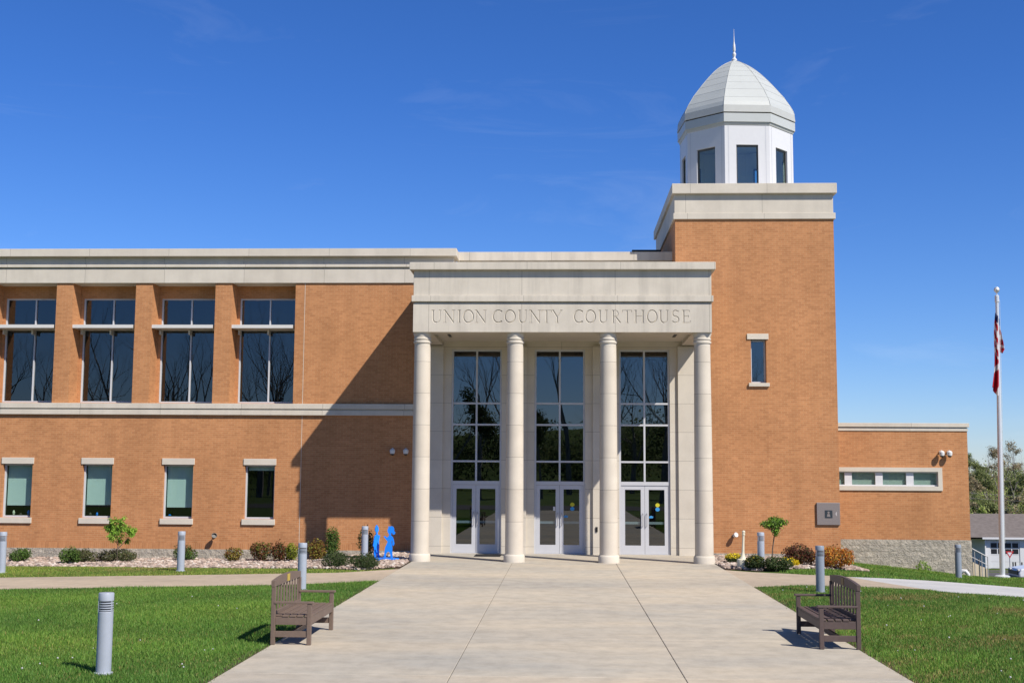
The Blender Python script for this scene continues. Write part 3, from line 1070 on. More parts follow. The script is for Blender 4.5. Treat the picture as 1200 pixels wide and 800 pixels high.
def glyph(ch):
    """strokes in a unit-height box: list of (points, width); thick 1, thin .45"""
    K, t = 1.0, .5

    def serif(x, y, w=.11):
        return ([(x - w, y), (x + w, y)], t)

    def arc(cx, cy, rx, ry, a0, a1, n=14):
        return [(cx + rx * math.cos(R_(a0 + (a1 - a0) * i / n)), cy + ry * math.sin(R_(a0 + (a1 - a0) * i / n))) for i in range(n + 1)]
    if ch == 'I':
        return .28, [([(.14, 0), (.14, 1)], K), serif(.14, 0), serif(.14, 1)]
    if ch == 'U':
        return .86, [([(.14, 1), (.14, .35)] + arc(.42, .33, .28, .33, 180, 270, 8), K), (arc(.42, .33, .28, .33, 270, 360, 8) + [(.70, 1)], .6), serif(.14, 1), serif(.70, 1, .1)]
    if ch == 'N':
        return .92, [([(.14, 0), (.14, 1)], .6), ([(.12, 1), (.80, 0)], K), ([(.80, 0), (.80, 1)], .6), serif(.14, 0), serif(.80, 1), ([(.02, 1), (.14, 1)], t)]
    if ch == 'O':
        return .90, [(arc(.45, .5, .40, .5, 90, 270, 16), K), (arc(.45, .5, .40, .5, -90, 90, 16), K)]
    if ch == 'C':
        return .80, [(arc(.46, .5, .40, .5, 50, 310, 22), K), ([(.72, .86), (.74, .97)], t), ([(.72, .14), (.74, .03)], t)]
    if ch == 'T':
        return .78, [([(.39, 0), (.39, 1)], K), ([(.02, .99), (.76, .99)], .55), ([(.02, .99), (.02, .86)], t), ([(.76, .99), (.76, .86)], t), serif(.39, 0)]
    if ch == 'Y':
        return .82, [([(.06, 1), (.41, .48)], K), ([(.41, .48), (.41, 0)], K), ([(.76, 1), (.41, .48)], .6), serif(.41, 0), serif(.06, 1, .09), serif(.76, 1, .09)]
    if ch == 'R':
        return .80, [([(.14, 0), (.14, 1)], K), ([(.14, .985)] + arc(.34, .74, .22, .245, 90, -90, 12) + [(.14, .495)], .65), ([(.34, .495), (.74, .0)], K), serif(.14, 0), ([(.03, 1), (.14, 1)], t)]
    if ch == 'H':
        return .90, [([(.14, 0), (.14, 1)], K), ([(.76, 0), (.76, 1)], K), ([(.14, .52), (.76, .52)], .5), serif(.14, 0), serif(.14, 1), serif(.76, 0), serif(.76, 1)]
    if ch == 'S':
        return .58, [(arc(.28, .75, .20, .24, 35, 250, 12) + arc(.28, .26, .22, .255, 70, -150, 14), .9), ([(.45, .88), (.47, .99)], t), ([(.07, .14), (.05, .02)], t)]
    if ch == 'E':
        return .66, [([(.14, 0), (.14, 1)], K), ([(.03, .99), (.58, .99)], .55), ([(.14, .52), (.50, .52)], .5), ([(.03, .01), (.62, .01)], .55), ([(.58, .99), (.58, .86)], t), ([(.62, .01), (.64, .15)], t), ([(.50, .60), (.50, .44)], t)]


def groove(mb, pts, w, d, y):
    """V-section groove cutter along a polyline in the (x, z) plane"""
    pts = [Vector((p[0], p[1])) for p in pts]
    n = len(pts)
    rows = []
    ext = w * .5
    pts[0] = pts[0] - (pts[1] - pts[0]).normalized() * ext * .4
    pts[-1] = pts[-1] + (pts[-1] - pts[-2]).normalized() * ext * .4
    for i, p in enumerate(pts):
        a = (pts[i] - pts[i - 1]).normalized() if i else None
        b_ = (pts[i + 1] - pts[i]).normalized() if i < n - 1 else None
        tdir = ((a or b_) + (b_ or a)).normalized()
        nn = Vector((-tdir.y, tdir.x))
        k = 1.25
        rows.append([(p.x + nn.x * w * .5 * k, y - d * .25, p.y + nn.y * w * .5 * k), (p.x - nn.x * w * .5 * k, y - d * .25, p.y - nn.y * w * .5 * k), (p.x, y + d, p.y)])
    o = len(mb.v)
    for r_ in rows:
        mb.v += r_
    for i in range(n - 1):
        for k in range(3):
            a, b2 = o + i * 3 + k, o + i * 3 + (k + 1) % 3
            mb.f.append((a, b2, b2 + 3, a + 3)); mb.mi.append(0)
    mb.f.append((o + 2, o + 1, o)); mb.mi.append(0)
    e_ = o + (n - 1) * 3
    mb.f.append((e_, e_ + 1, e_ + 2)); mb.mi.append(0)


LETTERS = [('U', 505.3, 518), ('N', 519.3, 533.3), ('I', 536, 540.3), ('O', 542.4, 555.2), ('N', 556.3, 570), ('C', 577, 589), ('O', 591, 604.2), ('U', 607, 618.3), ('N', 620, 634),
           ('T', 634.5, 646.3), ('Y', 647, 658.6), ('C', 672, 683.5), ('O', 685.6, 698.2), ('U', 701, 713), ('R', 716.6, 727.6), ('T', 729, 740.4), ('H', 743, 755.2), ('O', 757.8, 770.4),
           ('U', 772, 784.3), ('S', 786.8, 796.6), ('E', 799, 809)]
cut = MB()
ZB, LH = 7.115, .372
for ch, p0, p1 in LETTERS:
    X0, X1 = at(p0, 370, FRY)[0], at(p1, 370, FRY)[0]
    wd, strokes = glyph(ch)
    kx = (X1 - X0) / wd
    for pts, ww in strokes:
        groove(cut, [(X0 + x * kx, ZB + z * LH) for x, z in pts], .048 * ww, .030 * max(ww, .6), FRY)
cutter = cut.build('inscription_cutter', M['stone_port'])
bm = bmesh.new(); bm.from_mesh(cutter.data); bmesh.ops.recalc_face_normals(bm, faces=bm.faces); bm.to_mesh(cutter.data); bm.free()
md = frieze.modifiers.new('carve', 'BOOLEAN')
md.operation = 'DIFFERENCE'; md.solver = 'EXACT'; md.use_self = True; md.object = cutter
bpy.context.view_layer.update()
dg = bpy.context.evaluated_depsgraph_get()
carved = bpy.data.meshes.new_from_object(frieze.evaluated_get(dg))
frieze.modifiers.clear()
if len(carved.polygons) > 100:
    frieze.data = carved
print('carved faces', len(carved.polygons))
bpy.data.objects.remove(cutter)

# entrance wall, piers, curtain walls and doors
YE = 40.0
CWC = [-2.80, -0.06, 2.71]
CWH = .83
MB().wall(-4.37, 4.46, -.05, 7.6, YE, YE + .25, [(c_ - CWH, c_ + CWH, .03, 6.69) for c_ in CWC]).build('entrance_wall', M['stone_pier'], CH)
for x0, x1 in ((-4.37, -3.90), (-1.71, -1.15), (1.02, 1.63), (3.80, 4.45)):
    MB().box(x0, x1, YE - .09, YE - .002, -.02, 6.80).build('pier', M['stone_pier'], CH, bevel=.006)
Zm = [2.31, 3.01, 4.21, 4.91]
for k, c_ in enumerate(CWC):
    x0, x1 = c_ - CWH, c_ + CWH
    y0, y1 = YE + .05, YE + .19
    t = .06
    f = MB()
    f.box(x0, x0 + t, y0, y1, .03, 6.69)
    f.box(x1 - t, x1, y0, y1, .03, 6.69)
    f.box(x0 + t, x1 - t, y0, y1, 6.63, 6.69)
    f.box(c_ - t / 2, c_ + t / 2, y0, y1, 2.37, 6.63)
    for xa, xb in ((x0 + t, c_ - t / 2), (c_ + t / 2, x1 - t)):
        for z in Zm[1:]:
            f.box(xa, xb, y0, y1, z - .03, z + .03)
    f.box(x0 + t, x1 - t, y0, y1, 2.25, 2.37)
    f.box(x0 + t, x1 - t, y0 - .01, y1, .03, .045)
    fo = f.build('curtain_wall', M['alu'], CH, bevel=.004)
    MB().add([(x0 + .02, y0 + .07, 2.3), (x1 - .02, y0 + .07, 2.3), (x1 - .02, y0 + .07, 6.66), (x0 + .02, y0 + .07, 6.66)], [(0, 1, 2, 3)]).build('pane', M['glass'], fo)
    for sgn in (-1, 1):
        dx0 = x0 + t + .004 if sgn < 0 else c_ + .004
        dx1 = c_ - .004 if sgn < 0 else x1 - t - .004
        d = MB()
        yd0, yd1 = y0 + .02, y0 + .07
        st = .125
        d.wall(dx0, dx1, .05, 2.245, yd0, yd1, [(dx0 + st, dx1 - st, .05 + .27, 2.245 - .13)])
        do = d.build('door', M['alu'], CH, bevel=.004)
        MB().add([(dx0 + .1, yd0 + .025, .3), (dx1 - .1, yd0 + .025, .3), (dx1 - .1, yd0 + .025, 2.14), (dx0 + .1, yd0 + .025, 2.14)], [(0, 1, 2, 3)]).build('pane', M['glass'], do)
        hx = dx1 - .06 if sgn < 0 else dx0 + .06
        MB().tube([(hx, yd0 - .005, .95), (hx, yd0 - .06, .95), (hx, yd0 - .06, 1.35), (hx, yd0 - .005, 1.35)], [.012] * 4, 8).build('handle', M['steel'], do, smooth=True)
        MB().box(dx0 + st, dx1 - st, yd1 + .01, yd1 + .05, 1.0, 1.08).build('push_bar', M['shelf'] if k == 2 else M['alu'], do)
        if k in (1, 2) and sgn > 0:
            xm_ = (dx0 + dx1) / 2 + .03
            for zz, mi in ((1.62, 'decal_y'), (1.485, 'decal_b')):
                n_ = 20
                dm = MB()
                dm.add([(xm_ + .07 * math.cos(2 * math.pi * q / n_), yd0 + .019, zz + .065 * math.sin(2 * math.pi * q / n_)) for q in range(n_)], [tuple(range(n_))])
                dm.build('sticker', M[mi], do)
            dm = MB()
            dm.add([(dx0 + st + .01, yd0 + .019, 1.2), (dx0 + st + .13, yd0 + .019, 1.2), (dx0 + st + .15, yd0 + .019, 1.25), (dx0 + st + .08, yd0 + .019, 1.28), (dx0 + st + .02, yd0 + .019, 1.26)], [(0, 1, 2, 3, 4)])
            dm.build('sticker', M['decal_b'], do)
        if k == 1 and sgn < 0:
            MB().box(dx1 - st - .08, dx1 - st - .01, yd0 + .015, yd0 + .02, 1.42, 1.55).build('notice', M['white'], do)
    if k == 2:      # pale board added to stand in for a bright reflection in one pane
        MB().box(c_ + .1, x1 - .08, y1 + .5, y1 + .52, 4.28, 4.85).build('reflection_board', M['room_light'], fo)
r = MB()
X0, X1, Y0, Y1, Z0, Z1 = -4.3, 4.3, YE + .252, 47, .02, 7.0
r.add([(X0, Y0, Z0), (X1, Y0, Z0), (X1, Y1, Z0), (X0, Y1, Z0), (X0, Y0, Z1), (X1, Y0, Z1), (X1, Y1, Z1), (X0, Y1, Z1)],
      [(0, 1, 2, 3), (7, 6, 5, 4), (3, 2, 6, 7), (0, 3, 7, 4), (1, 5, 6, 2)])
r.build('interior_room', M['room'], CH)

# ---- tower
MB.K = 1.0326
YT = 38.6
TX0, TX1 = 3.63, 8.665
w = MB()
w.wall(4.315, TX1, .19, 7.0, YT, YT + .35, [(5.985, 6.465, 5.50, 6.88)])
w.wall(TX0, TX1, 7.0, 10.75, YT, YT + .35)
w.box(TX0, TX0 + .3, YT + .352, 46.2, 7.0, 10.75)
w.box(TX1 - .3, TX1, YT + .352, 46.2, -1.5, 10.75)
w.box(TX0 + .3, TX1 - .3, 45.9, 46.2, -1.5, 10.75)
w.build('tower_wall', M['brick'], CH)
MB().box(4.315, TX1 + .01, YT - .02, YT + .3, -.6, .19).build('stone_plinth', M['split'], CH)
c = MB()
for (x0, x1, yf, z0, z1) in ((TX0 - .06, TX1 + .06, YT - .06, 10.745, 10.945), (TX0 - .02, TX1 + .0, YT - .01, 10.945, 11.565), (TX0 - .10, TX1 + .10, YT - .15, 11.565, 11.89)):
    e2 = .10 if z0 > 11.5 else (.06 if z0 < 10.9 else 0)
    c.box(x0, x1, yf, 46.2 + e2, z0, z1)
c.build('tower_cornice', M['stone_tower'], CH, bevel=.012)
# slit window
f = MB()
yf = YT + .16
f.box(5.985, 6.03, yf, yf + .1, 5.5, 6.88)
f.box(6.42, 6.465, yf, yf + .1, 5.5, 6.88)
f.box(6.03, 6.42, yf, yf + .1, 6.83, 6.88)
f.box(6.03, 6.42, yf, yf + .1, 5.5, 5.55)
fo = f.build('slit_window', M['alu'], CH, bevel=.004)
MB().add([(6.0, yf + .05, 5.52), (6.45, yf + .05, 5.52), (6.45, yf + .05, 6.86), (6.0, yf + .05, 6.86)], [(0, 1, 2, 3)]).build('pane', M['glass_cup'], fo)
MB().box(5.865, 6.54, YT - .035, YT + .2, 6.88, 7.06).build('lintel', M['stone'], fo, bevel=.008)
MB().box(5.90, 6.55, YT - .07, YT + .159, 5.385, 5.498).build('sill', M['stone'], fo, bevel=.008)
MB().add([(5.7, YT + .9, 5.2), (6.8, YT + .9, 5.2), (6.8, YT + .9, 7.1), (5.7, YT + .9, 7.1)], [(0, 1, 2, 3)]).build('interior_wall', M['room'], fo)

# ---- cupola
CX, CY = 6.17, 42.6
k8 = 1 / math.cos(math.pi / 8)
TWIST = R_(4.0)
PH = math.pi / 8 + TWIST
cu = MB()
for i in range(8):     # eight panels with a window opening each
    a = -math.pi / 2 + TWIST + i * math.pi / 4
    ca, sa = math.cos(a), math.sin(a)

    def loc(u, d, z, ca=ca, sa=sa):
        return (CX + d * ca - u * sa, CY + d * sa + u * ca, z)
    A = 1.855
    hw = A * math.tan(math.pi / 8)
    zz0, zz1, wz0, wz1, ww = 11.5, 14.46, 12.1, 13.78, .375
    cells = [(-hw, -ww, zz0, zz1), (ww, hw, zz0, zz1), (-ww, ww, zz0, wz0), (-ww, ww, wz1, zz1)]
    for u0, u1, z0, z1 in cells:
        cu.add([loc(u0, A, z0), loc(u1, A, z0), loc(u1, A, z1), loc(u0, A, z1)], [(0, 1, 2, 3)])
    dd = A - .09
    cu.add([loc(-ww, A, wz0), loc(-ww, dd, wz0), loc(-ww, dd, wz1), loc(-ww, A, wz1)], [(0, 1, 2, 3)])
    cu.add([loc(ww, A, wz0), loc(ww, dd, wz0), loc(ww, dd, wz1), loc(ww, A, wz1)], [(3, 2, 1, 0)])
    cu.add([loc(-ww, A, wz1), loc(ww, A, wz1), loc(ww, dd, wz1), loc(-ww, dd, wz1)], [(0, 1, 2, 3)])
    # corner battens
    for u in (-hw + .13, hw - .13):
        cu.add([loc(u - .011, A + .004, zz0), loc(u + .011, A + .004, zz0), loc(u + .011, A + .004, zz1), loc(u - .011, A + .004, zz1)], [(0, 1, 2, 3)], 1)
cuo = cu.build('cupola', [M['white'], M['alu']], CH)
for i in range(8):
    a = -math.pi / 2 + TWIST + i * math.pi / 4
    ca, sa = math.cos(a), math.sin(a)

    def loc(u, d, z, ca=ca, sa=sa):
        return (CX + d * ca - u * sa, CY + d * sa + u * ca, z)
    g = MB()
    dd = 1.80
    for u0, u1, z0, z1 in ((-.37, -.335, 12.1, 13.77), (.335, .37, 12.1, 13.77), (-.335, .335, 13.72, 13.77)):
        g.add([loc(u0, dd, z0), loc(u1, dd, z0), loc(u1, dd, z1), loc(u0, dd, z1), loc(u0, dd - .05, z0), loc(u1, dd - .05, z0), loc(u1, dd - .05, z1), loc(u0, dd - .05, z1)],
              [(0, 1, 2, 3), (0, 3, 7, 4), (1, 5, 6, 2), (3, 2, 6, 7), (0, 4, 5, 1)], 1)
    g.add([loc(-.36, dd - .03, 12.1), loc(.36, dd - .03, 12.1), loc(.36, dd - .03, 13.75), loc(-.36, dd - .03, 13.75)], [(0, 1, 2, 3)], 0)
    g.build('cupola_window', [M['glass_cup'], M['fixture']], cuo)
MB().lathe([(1.5, 11.9), (1.5, 11.95)], 8, CX, CY, PH).build('inner_floor', M['white'], cuo)
# eaves rings
ring = MB()
ring.lathe([(1.80 * k8, 14.40), (1.875 * k8, 14.47), (1.905 * k8, 14.56)], 8, CX, CY, PH, 1)
ring.lathe([(1.935 * k8, 14.56), (1.935 * k8, 14.86)], 8, CX, CY, PH, 0)
ring.lathe([(1.90 * k8, 14.86), (1.90 * k8, 14.90)], 8, CX, CY, PH, 2)
ring.lathe([(1.95 * k8, 14.90), (1.925 * k8, 15.15)], 8, CX, CY, PH, 1)
ring.build('eaves_ring', [M['dome'], M['dome_trim'], M['gap']], cuo)
pz_ = np.array([15.15, 15.35, 15.85, 16.34, 16.61, 16.88, 17.02, 17.15, 17.28, 17.37, 17.43])
pa_ = np.array([1.925, 1.87, 1.59, 1.24, 1.03, .80, .66, .51, .33, .17, .05])
zz = np.array([15.15, 15.30, 15.48, 15.66, 15.84, 16.01, 16.17, 16.33, 16.48, 16.62, 16.75, 16.87, 16.98, 17.08, 17.17, 17.25, 17.32, 17.38, 17.43])
pz_ = 15.15 + (pz_ - 15.15) * .968
zz = 15.15 + (zz - 15.15) * .968
prof = []
for i, z in enumerate(zz):
    aa = float(np.interp(z, pz_, pa_)) * k8
    prof.append((aa, float(z)))
dome = MB()
for i in range(len(prof) - 1):     # panel courses with lapped seams
    (r0, z0), (r1, z1) = prof[i], prof[i + 1]
    lap = .005 if i % 2 == 0 and i else 0
    dome.lathe([(r0 + lap, z0), (r1 + (.0 if i % 2 == 0 else 0), z1)], 8, CX, CY, PH, 0, closed=False)
dome.build('dome', M['dome'], cuo)
rib = MB()
for i in range(8):
    a = PH + i * math.pi / 4
    rib.tube([(CX + (r_ + .002) * math.cos(a), CY + (r_ + .002) * math.sin(a), z) for r_, z in prof], [.009] * len(prof), 6)
rib.build('dome_rib', M['dome_trim'], cuo, smooth=True)
MB().lathe([(.09, 17.31), (.10, 17.40), (.05, 17.46), (.04, 17.49), (.06, 17.55), (.07, 17.60), (.055, 17.64), (.03, 17.68), (.055, 17.75), (.045, 17.92), (.018, 18.08), (.010, 18.3), (.005, 18.54)], 16, CX, CY).build('finial', M['white'], cuo, smooth=True)
MB().box(TX0 + .05, TX1 - .05, YT + .1, 46.1, 11.60, 11.70).build('flat_roof', M['roofm'], CH)

# ---- low right wing
MB.K = 1.0
YT = 38.6 * 1.0326
YR = 42.0
RX1 = 13.76
MB().wall(8.5, RX1, .48, 4.13, YR, YR + .3, [(8.75, 12.74, 2.26, 2.76)]).build('brick_wall', M['brick'], CH)
MB().box(RX1 - .3, RX1, YR + .302, 56, .48, 4.13).build('brick_wall', M['brick'], CH)
w = MB()
w.box(8.5, RX1 + .02, YR - .03, YR + .3, -1.6, .48)
w.box(RX1 - .3, RX1 + .02, YR + .3, 56, -3, .48)
w.build('block_base', M['split'], CH)
c = MB()
c.box(8.5, RX1 + .02, YR - .03, 56, 4.13, 4.235)
c.box(8.5, RX1 - .0, YR + .0, 56, 4.235, 4.265)
c.box(8.5, RX1 + .06, YR - .07, 56.05, 4.265, 4.40)
c.build('parapet', M['stone_wing'], CH, bevel=.008)
f = MB()
f.wall(8.6, 12.875, 2.12, 2.895, YR - .045, YR + .16, [(8.75, 12.735, 2.265, 2.755)])
fo = f.build('strip_window', M['stone'], CH, bevel=.006)
f = MB()
f.wall(8.752, 12.733, 2.267, 2.753, YR + .05, YR + .14, [(x0, x0 + .79, 2.31, 2.715) for x0 in (8.83, 9.865, 10.90, 11.935)])
f.build('frame', M['white'], fo)
MB().add([(8.8, YR + .1, 2.28), (12.7, YR + .1, 2.28), (12.7, YR + .1, 2.74), (8.8, YR + .1, 2.74)], [(0, 1, 2, 3)]).build('pane', M['glass_cup'], fo)
MB().add([(8.76, YR + .15, 2.27), (12.73, YR + .15, 2.27), (12.73, YR + .15, 2.75), (8.76, YR + .15, 2.75)], [(0, 1, 2, 3)]).build('blind', M['room_light'], fo)
# rooftop plant behind the parapet
ru = MB()
ru.box(2.55, 3.5, 43.0, 45.0, 9.7, 10.52)
ru.box(2.50, 3.55, 42.95, 45.05, 10.52, 10.57)
tag(ru.build('rooftop_unit', M['fixture'], bevel=.02), 'dark grey rooftop air unit peeping over the parapet beside the brick tower', 'air unit')

# ------------------------------------------------------------------ wall fixtures
def security_camera(x, z, y, label, group, aim=-.5):
    e_ = empty('security_camera', (x, y, z), label, 'security camera', group)
    MB().lathe([(.05, 0), (.05, .03)], 16).build('mounting_plate', M['cam_white'], e_, smooth=True).rotation_euler = (R_(90), 0, 0)
    d = MB()
    d.lathe([(.03, -.12), (.075, -.10), (.088, -.03), (.088, .02), (.05, .06), (.012, .07)], 20)
    o = d.build('dome_housing', M['cam_white'], e_, smooth=True)
    o.location = (0, -.17, -.02)
    s_ = MB().lathe([(.02, -.16), (.05, -.145), (.066, -.105)], 16).build('lens_dome', M['black'], o, smooth=True)
    MB().tube([(0, -.02, .03), (0, -.10, .05), (0, -.17, .04)], [.02, .02, .025], 8).build('arm', M['cam_white'], e_, smooth=True)
    return e_


c1 = security_camera(-5.55, 3.36, YW - .002, 'left security camera high on shadowed brick wall, farther from the column', 'security cameras by the portico')
copy_thing(c1, (-5.11, YW - .002, 3.36), 'security camera high on shadowed brick wall, nearest the entrance column', 'security cameras by the portico')
copy_thing(c1, (12.84, YR - .002, 3.42), 'left of two white cameras on low wing, above strip window', 'security cameras on the low wing')
copy_thing(c1, (13.10, YR - .002, 3.42), 'right of two white cameras on low wing, nearest its corner', 'security cameras on the low wing')

x_, z_ = at(250.5, 629, YW)
fl = empty('floodlight', (x_, YW - .002, z_), 'black round floodlight on an arm low on the brick wall beneath office windows', 'floodlight')
fl.scale = (.75, .75, .75)
MB().box(-.05, .05, -.03, 0, -.06, .06).build('mounting_plate', M['fixture'], fl, bevel=.006)
MB().tube([(0, -.02, 0), (0, -.12, 0), (.05, -.2, .03)], [.02] * 3, 8).build('arm', M['fixture'], fl, smooth=True)
h_ = MB().lathe([(.05, 0), (.09, .05), (.115, .16), (.12, .20), (.105, .20), (.09, .12)], 24).build('lamp_head', M['black'], fl, smooth=True)
h_.location = (.04, -.16, .0)
h_.rotation_euler = (R_(62), 0, R_(25))
x_, z_ = at(859.5, 627.5, YT)
sl = empty('spotlight', (x_, YT - .002, z_), 'small wall spotlight low on tower brick, above the cigarette receptacle', 'spotlight')
MB().lathe([(.05, 0), (.05, .03)], 16).build('mounting_plate', M['fixture'], sl, smooth=True).rotation_euler = (R_(90), 0, 0)
h_ = MB().lathe([(.03, 0), (.065, .03), (.075, .14), (.06, .14)], 20).build('lamp_head', M['cam_white'], sl, smooth=True)
h_.location = (0, -.08, 0)
h_.rotation_euler = (R_(70), 0, R_(30))

pq = empty('cornerstone_plaque', (8.565, YT - .004, 1.39), 'square grey granite dedication plaque with dark inset on tower corner', 'plaque')
MB().box(-.37, .37, -.06, 0, -.355, .355).build('slab', M['granite'], pq, bevel=.012)
MB().box(-.115, .125, -.067, -.061, -.13, .115).build('inset', M['slate'], pq)
pm = MB()
pm.box(-.045, .045, -.071, -.0675, -.07, .0)
pm.lathe([(.001, 0), (.05, 0)], 20, closed=False)
pm2 = MB()
pm2.add([(.035 * math.cos(2 * math.pi * q / 20), -.0705, .045 + .035 * math.sin(2 * math.pi * q / 20)) for q in range(20)], [tuple(range(20))])
pm2.add([(-.06, -.0705, -.09), (.06, -.0705, -.09), (.035, -.0705, .0), (-.035, -.0705, .0)], [(0, 1, 2, 3)])
pm2.build('emblem', M['granite'], pq)
pm3 = MB()
pm3.add([(.22, -.063, .0), (.245, -.063, -.06), (.27, -.063, -.065), (.265, -.063, .0), (.27, -.063, .065), (.245, -.063, .06)], [(0, 1, 2, 3, 4, 5)])
pm3.build('carved_mark', M['pale_mark'], pq)
x_, z_ = at(702, 620, YE - .09)
ac = empty('access_reader', (1.14, YE - .092, z_), 'small black access reader on stone pier between middle and right doors', 'card reader')
MB().box(-.035, .035, -.03, 0, -.08, .08).build('case', M['black'], ac, bevel=.006)

tag(MB().box(-2.75, -1.92, 38.62, 39.6, .021, .034).build('door_mat', M['mat_rubber'], bevel=.004), 'black rubber mat on the paving outside the left entrance doors', 'door mat')


# ------------------------------------------------------------------ flagpole and flag
fp = empty('flagpole', (15.40, 43.8, Tz(15.40, 43.8)), 'tall silver flagpole with ball top right of the low wing', 'flagpole')
zt = 9.93
fp.rotation_euler = (0, R_(0.95), 0)
MB().tube([(0, 0, 0), (0, 0, 3.5), (0, 0, zt)], [.092, .088, .055], 24).build('pole', M['pole'], fp, smooth=True)
MB().lathe([(.26, 0), (.26, .05), (.20, .09), (.12, .10)], 24).build('base_flange', M['pole'], fp, smooth=True)
MB().lathe([(.05, zt - .25), (.075, zt - .22), (.075, zt), (.05, zt + .03)], 20).build('truck', M['pole'], fp, smooth=True)
MB().lathe([(.012, zt + .02), (.02, zt + .10), (.07, zt + .15), (.105, zt + .22), (.07, zt + .30), (.012, zt + .33)], 20).build('ball', M['pole'], fp, smooth=True)
MB().tube([(.10, -.03, 1.2), (.085, -.03, zt - .15)], [.006, .006], 6).build('halyard', M['cam_white'], fp)
# limp flag: pleated cloth, rows of stripes running down the folds
fx, fy, fz = 15.40, 43.74, Tz(15.40, 43.8)
nu, nvv = 40, 60
V, C = [], []
REDC, WHC, BLC = (.33, .008, .020), (.50, .46, .47), (.018, .022, .085)
for j in range(nvv + 1):
    s = j / nvv                      # 0 top .. 1 bottom
    z = 9.10 - 2.62 * s
    for i in range(nu + 1):
        u = i / nu
        xl, xr = -.07 - .17 * s ** 1.1 - .03 * math.sin(7 * s), .05 - .05 * s
        ph = u * 3.0 * math.pi
        x = xr + (xl - xr) * u + .012 * math.sin(ph * 2 + 5 * s)
        y = .09 * math.sin(ph + 2.0 * s) * (.35 + .65 * s)
        dz = .22 * u * (1 - s) - .16 * s * math.sin(ph * .5 + .4)
        V.append((fx + .016 * z + x, fy + y, fz + z + dz))
        if s < .10:
            c3 = BLC
        elif s < .55:
            c3 = REDC if int((s * 13 + u * 1.1) % 2) == 0 else WHC
        else:
            c3 = WHC if ((s * 6 - u * 1.9 + .4 * math.sin(9 * s)) % 2.6) < .7 and u > .15 else REDC
        C.append(c3)
F = [(j * (nu + 1) + i, j * (nu + 1) + i + 1, (j + 1) * (nu + 1) + i + 1, (j + 1) * (nu + 1) + i) for j in range(nvv) for i in range(nu)]
V2, C2 = [], []
o_ = len(V)
for j in range(21):                  # fold hanging on the far side of the pole
    s = j / 20
    wd = .05 + .17 * s ** .7 - (.10 * max(0, s - .85) / .15)
    for i in range(13):
        u = i / 12
        V2.append((fx + .17 + wd * u, fy + .12 + .05 * math.sin(u * 9 + 3 * s), fz + 8.90 - .92 * s - .12 * u * s))
        C2.append(REDC if (int(s * 5.2 + .2 * u) % 2) == 1 or s > .8 else WHC)
F2 = [(o_ + j * 13 + i, o_ + j * 13 + i + 1, o_ + (j + 1) * 13 + i + 1, o_ + (j + 1) * 13 + i) for j in range(20) for i in range(12)]
flag = np_mesh('flag', np.array(V + V2), np.array(F + F2), M['flag'], cols=np.array(C + C2), smooth=True)
so = flag.modifiers.new('thickness', 'SOLIDIFY'); so.thickness = .006
tag(flag, 'red white and blue striped flag hanging limp against the flagpole', 'flag')


# ------------------------------------------------------------------ bollard lights
def bollard(loc, label):
    e_ = empty('bollard_light', loc, label, 'bollard light', 'bollard lights along the walks')
    MB().lathe([(.098, 0), (.098, .80), (.094, .805)], 32).build('post', M['bollard'], e_, smooth=True)
    MB().lathe([(.125, 0), (.125, .02), (.10, .03)], 32).build('base_flange', M['bollard'], e_, smooth=True)
    MB().lathe([(.070, .80), (.070, .93)], 24).build('lamp_core', M['black'], e_, smooth=True)
    lv = MB()
    for q in range(4):
        z = .815 + q * .031
        lv.lathe([(.070, z + .002), (.098, z), (.098, z + .013), (.07, z + .016)], 32)
    for a in (-.9, 1.2, 3.3):
        ca, sa = math.cos(a - math.pi / 2), math.sin(a - math.pi / 2)
        lv.beam((.094 * ca, .094 * sa, .80), (.094 * ca, .094 * sa, .945), .014, .012)
    lv.build('louvre', M['bollard'], e_, smooth=True)
    MB().lathe([(.094, .94), (.099, .943), (.099, 1.035), (.094, 1.045), (.02, 1.05)], 32).build('cap', M['bollard'], e_, smooth=True)
    return e_


b0 = bollard(gpt(121, 789), 'nearest bollard light, standing on the front left lawn with its louvres plain')
dk = {M['bollard']: M['bollard_dark']}
G = 'bollard lights along the walks'
copy_thing(b0, gpt(353.5, 691), 'bollard light on the lawn just behind the left bench', G)
copy_thing(b0, gpt(211.5, 669), 'bollard light in front of a round shrub below the third office window from left', G)
copy_thing(b0, gpt(1.5, 671), 'bollard light cut by the left edge of the picture', G)
copy_thing(b0, (-5.84, 36.4, Tz(-5.84, 36.4) + .02), 'bollard light beside blue figure sculpture, with an upright shrub behind it', G)
copy_thing(b0, gpt(961.5, 694), 'grey bollard light behind the back of the right bench', G, mat_swap=dk)
copy_thing(b0, gpt(892, 668), 'grey bollard light by the cigarette receptacle under tower wall', G)
copy_thing(b0, gpt(1123.5, 677.5), 'grey bollard light on grass at the end of the low wing', G, mat_swap=dk)


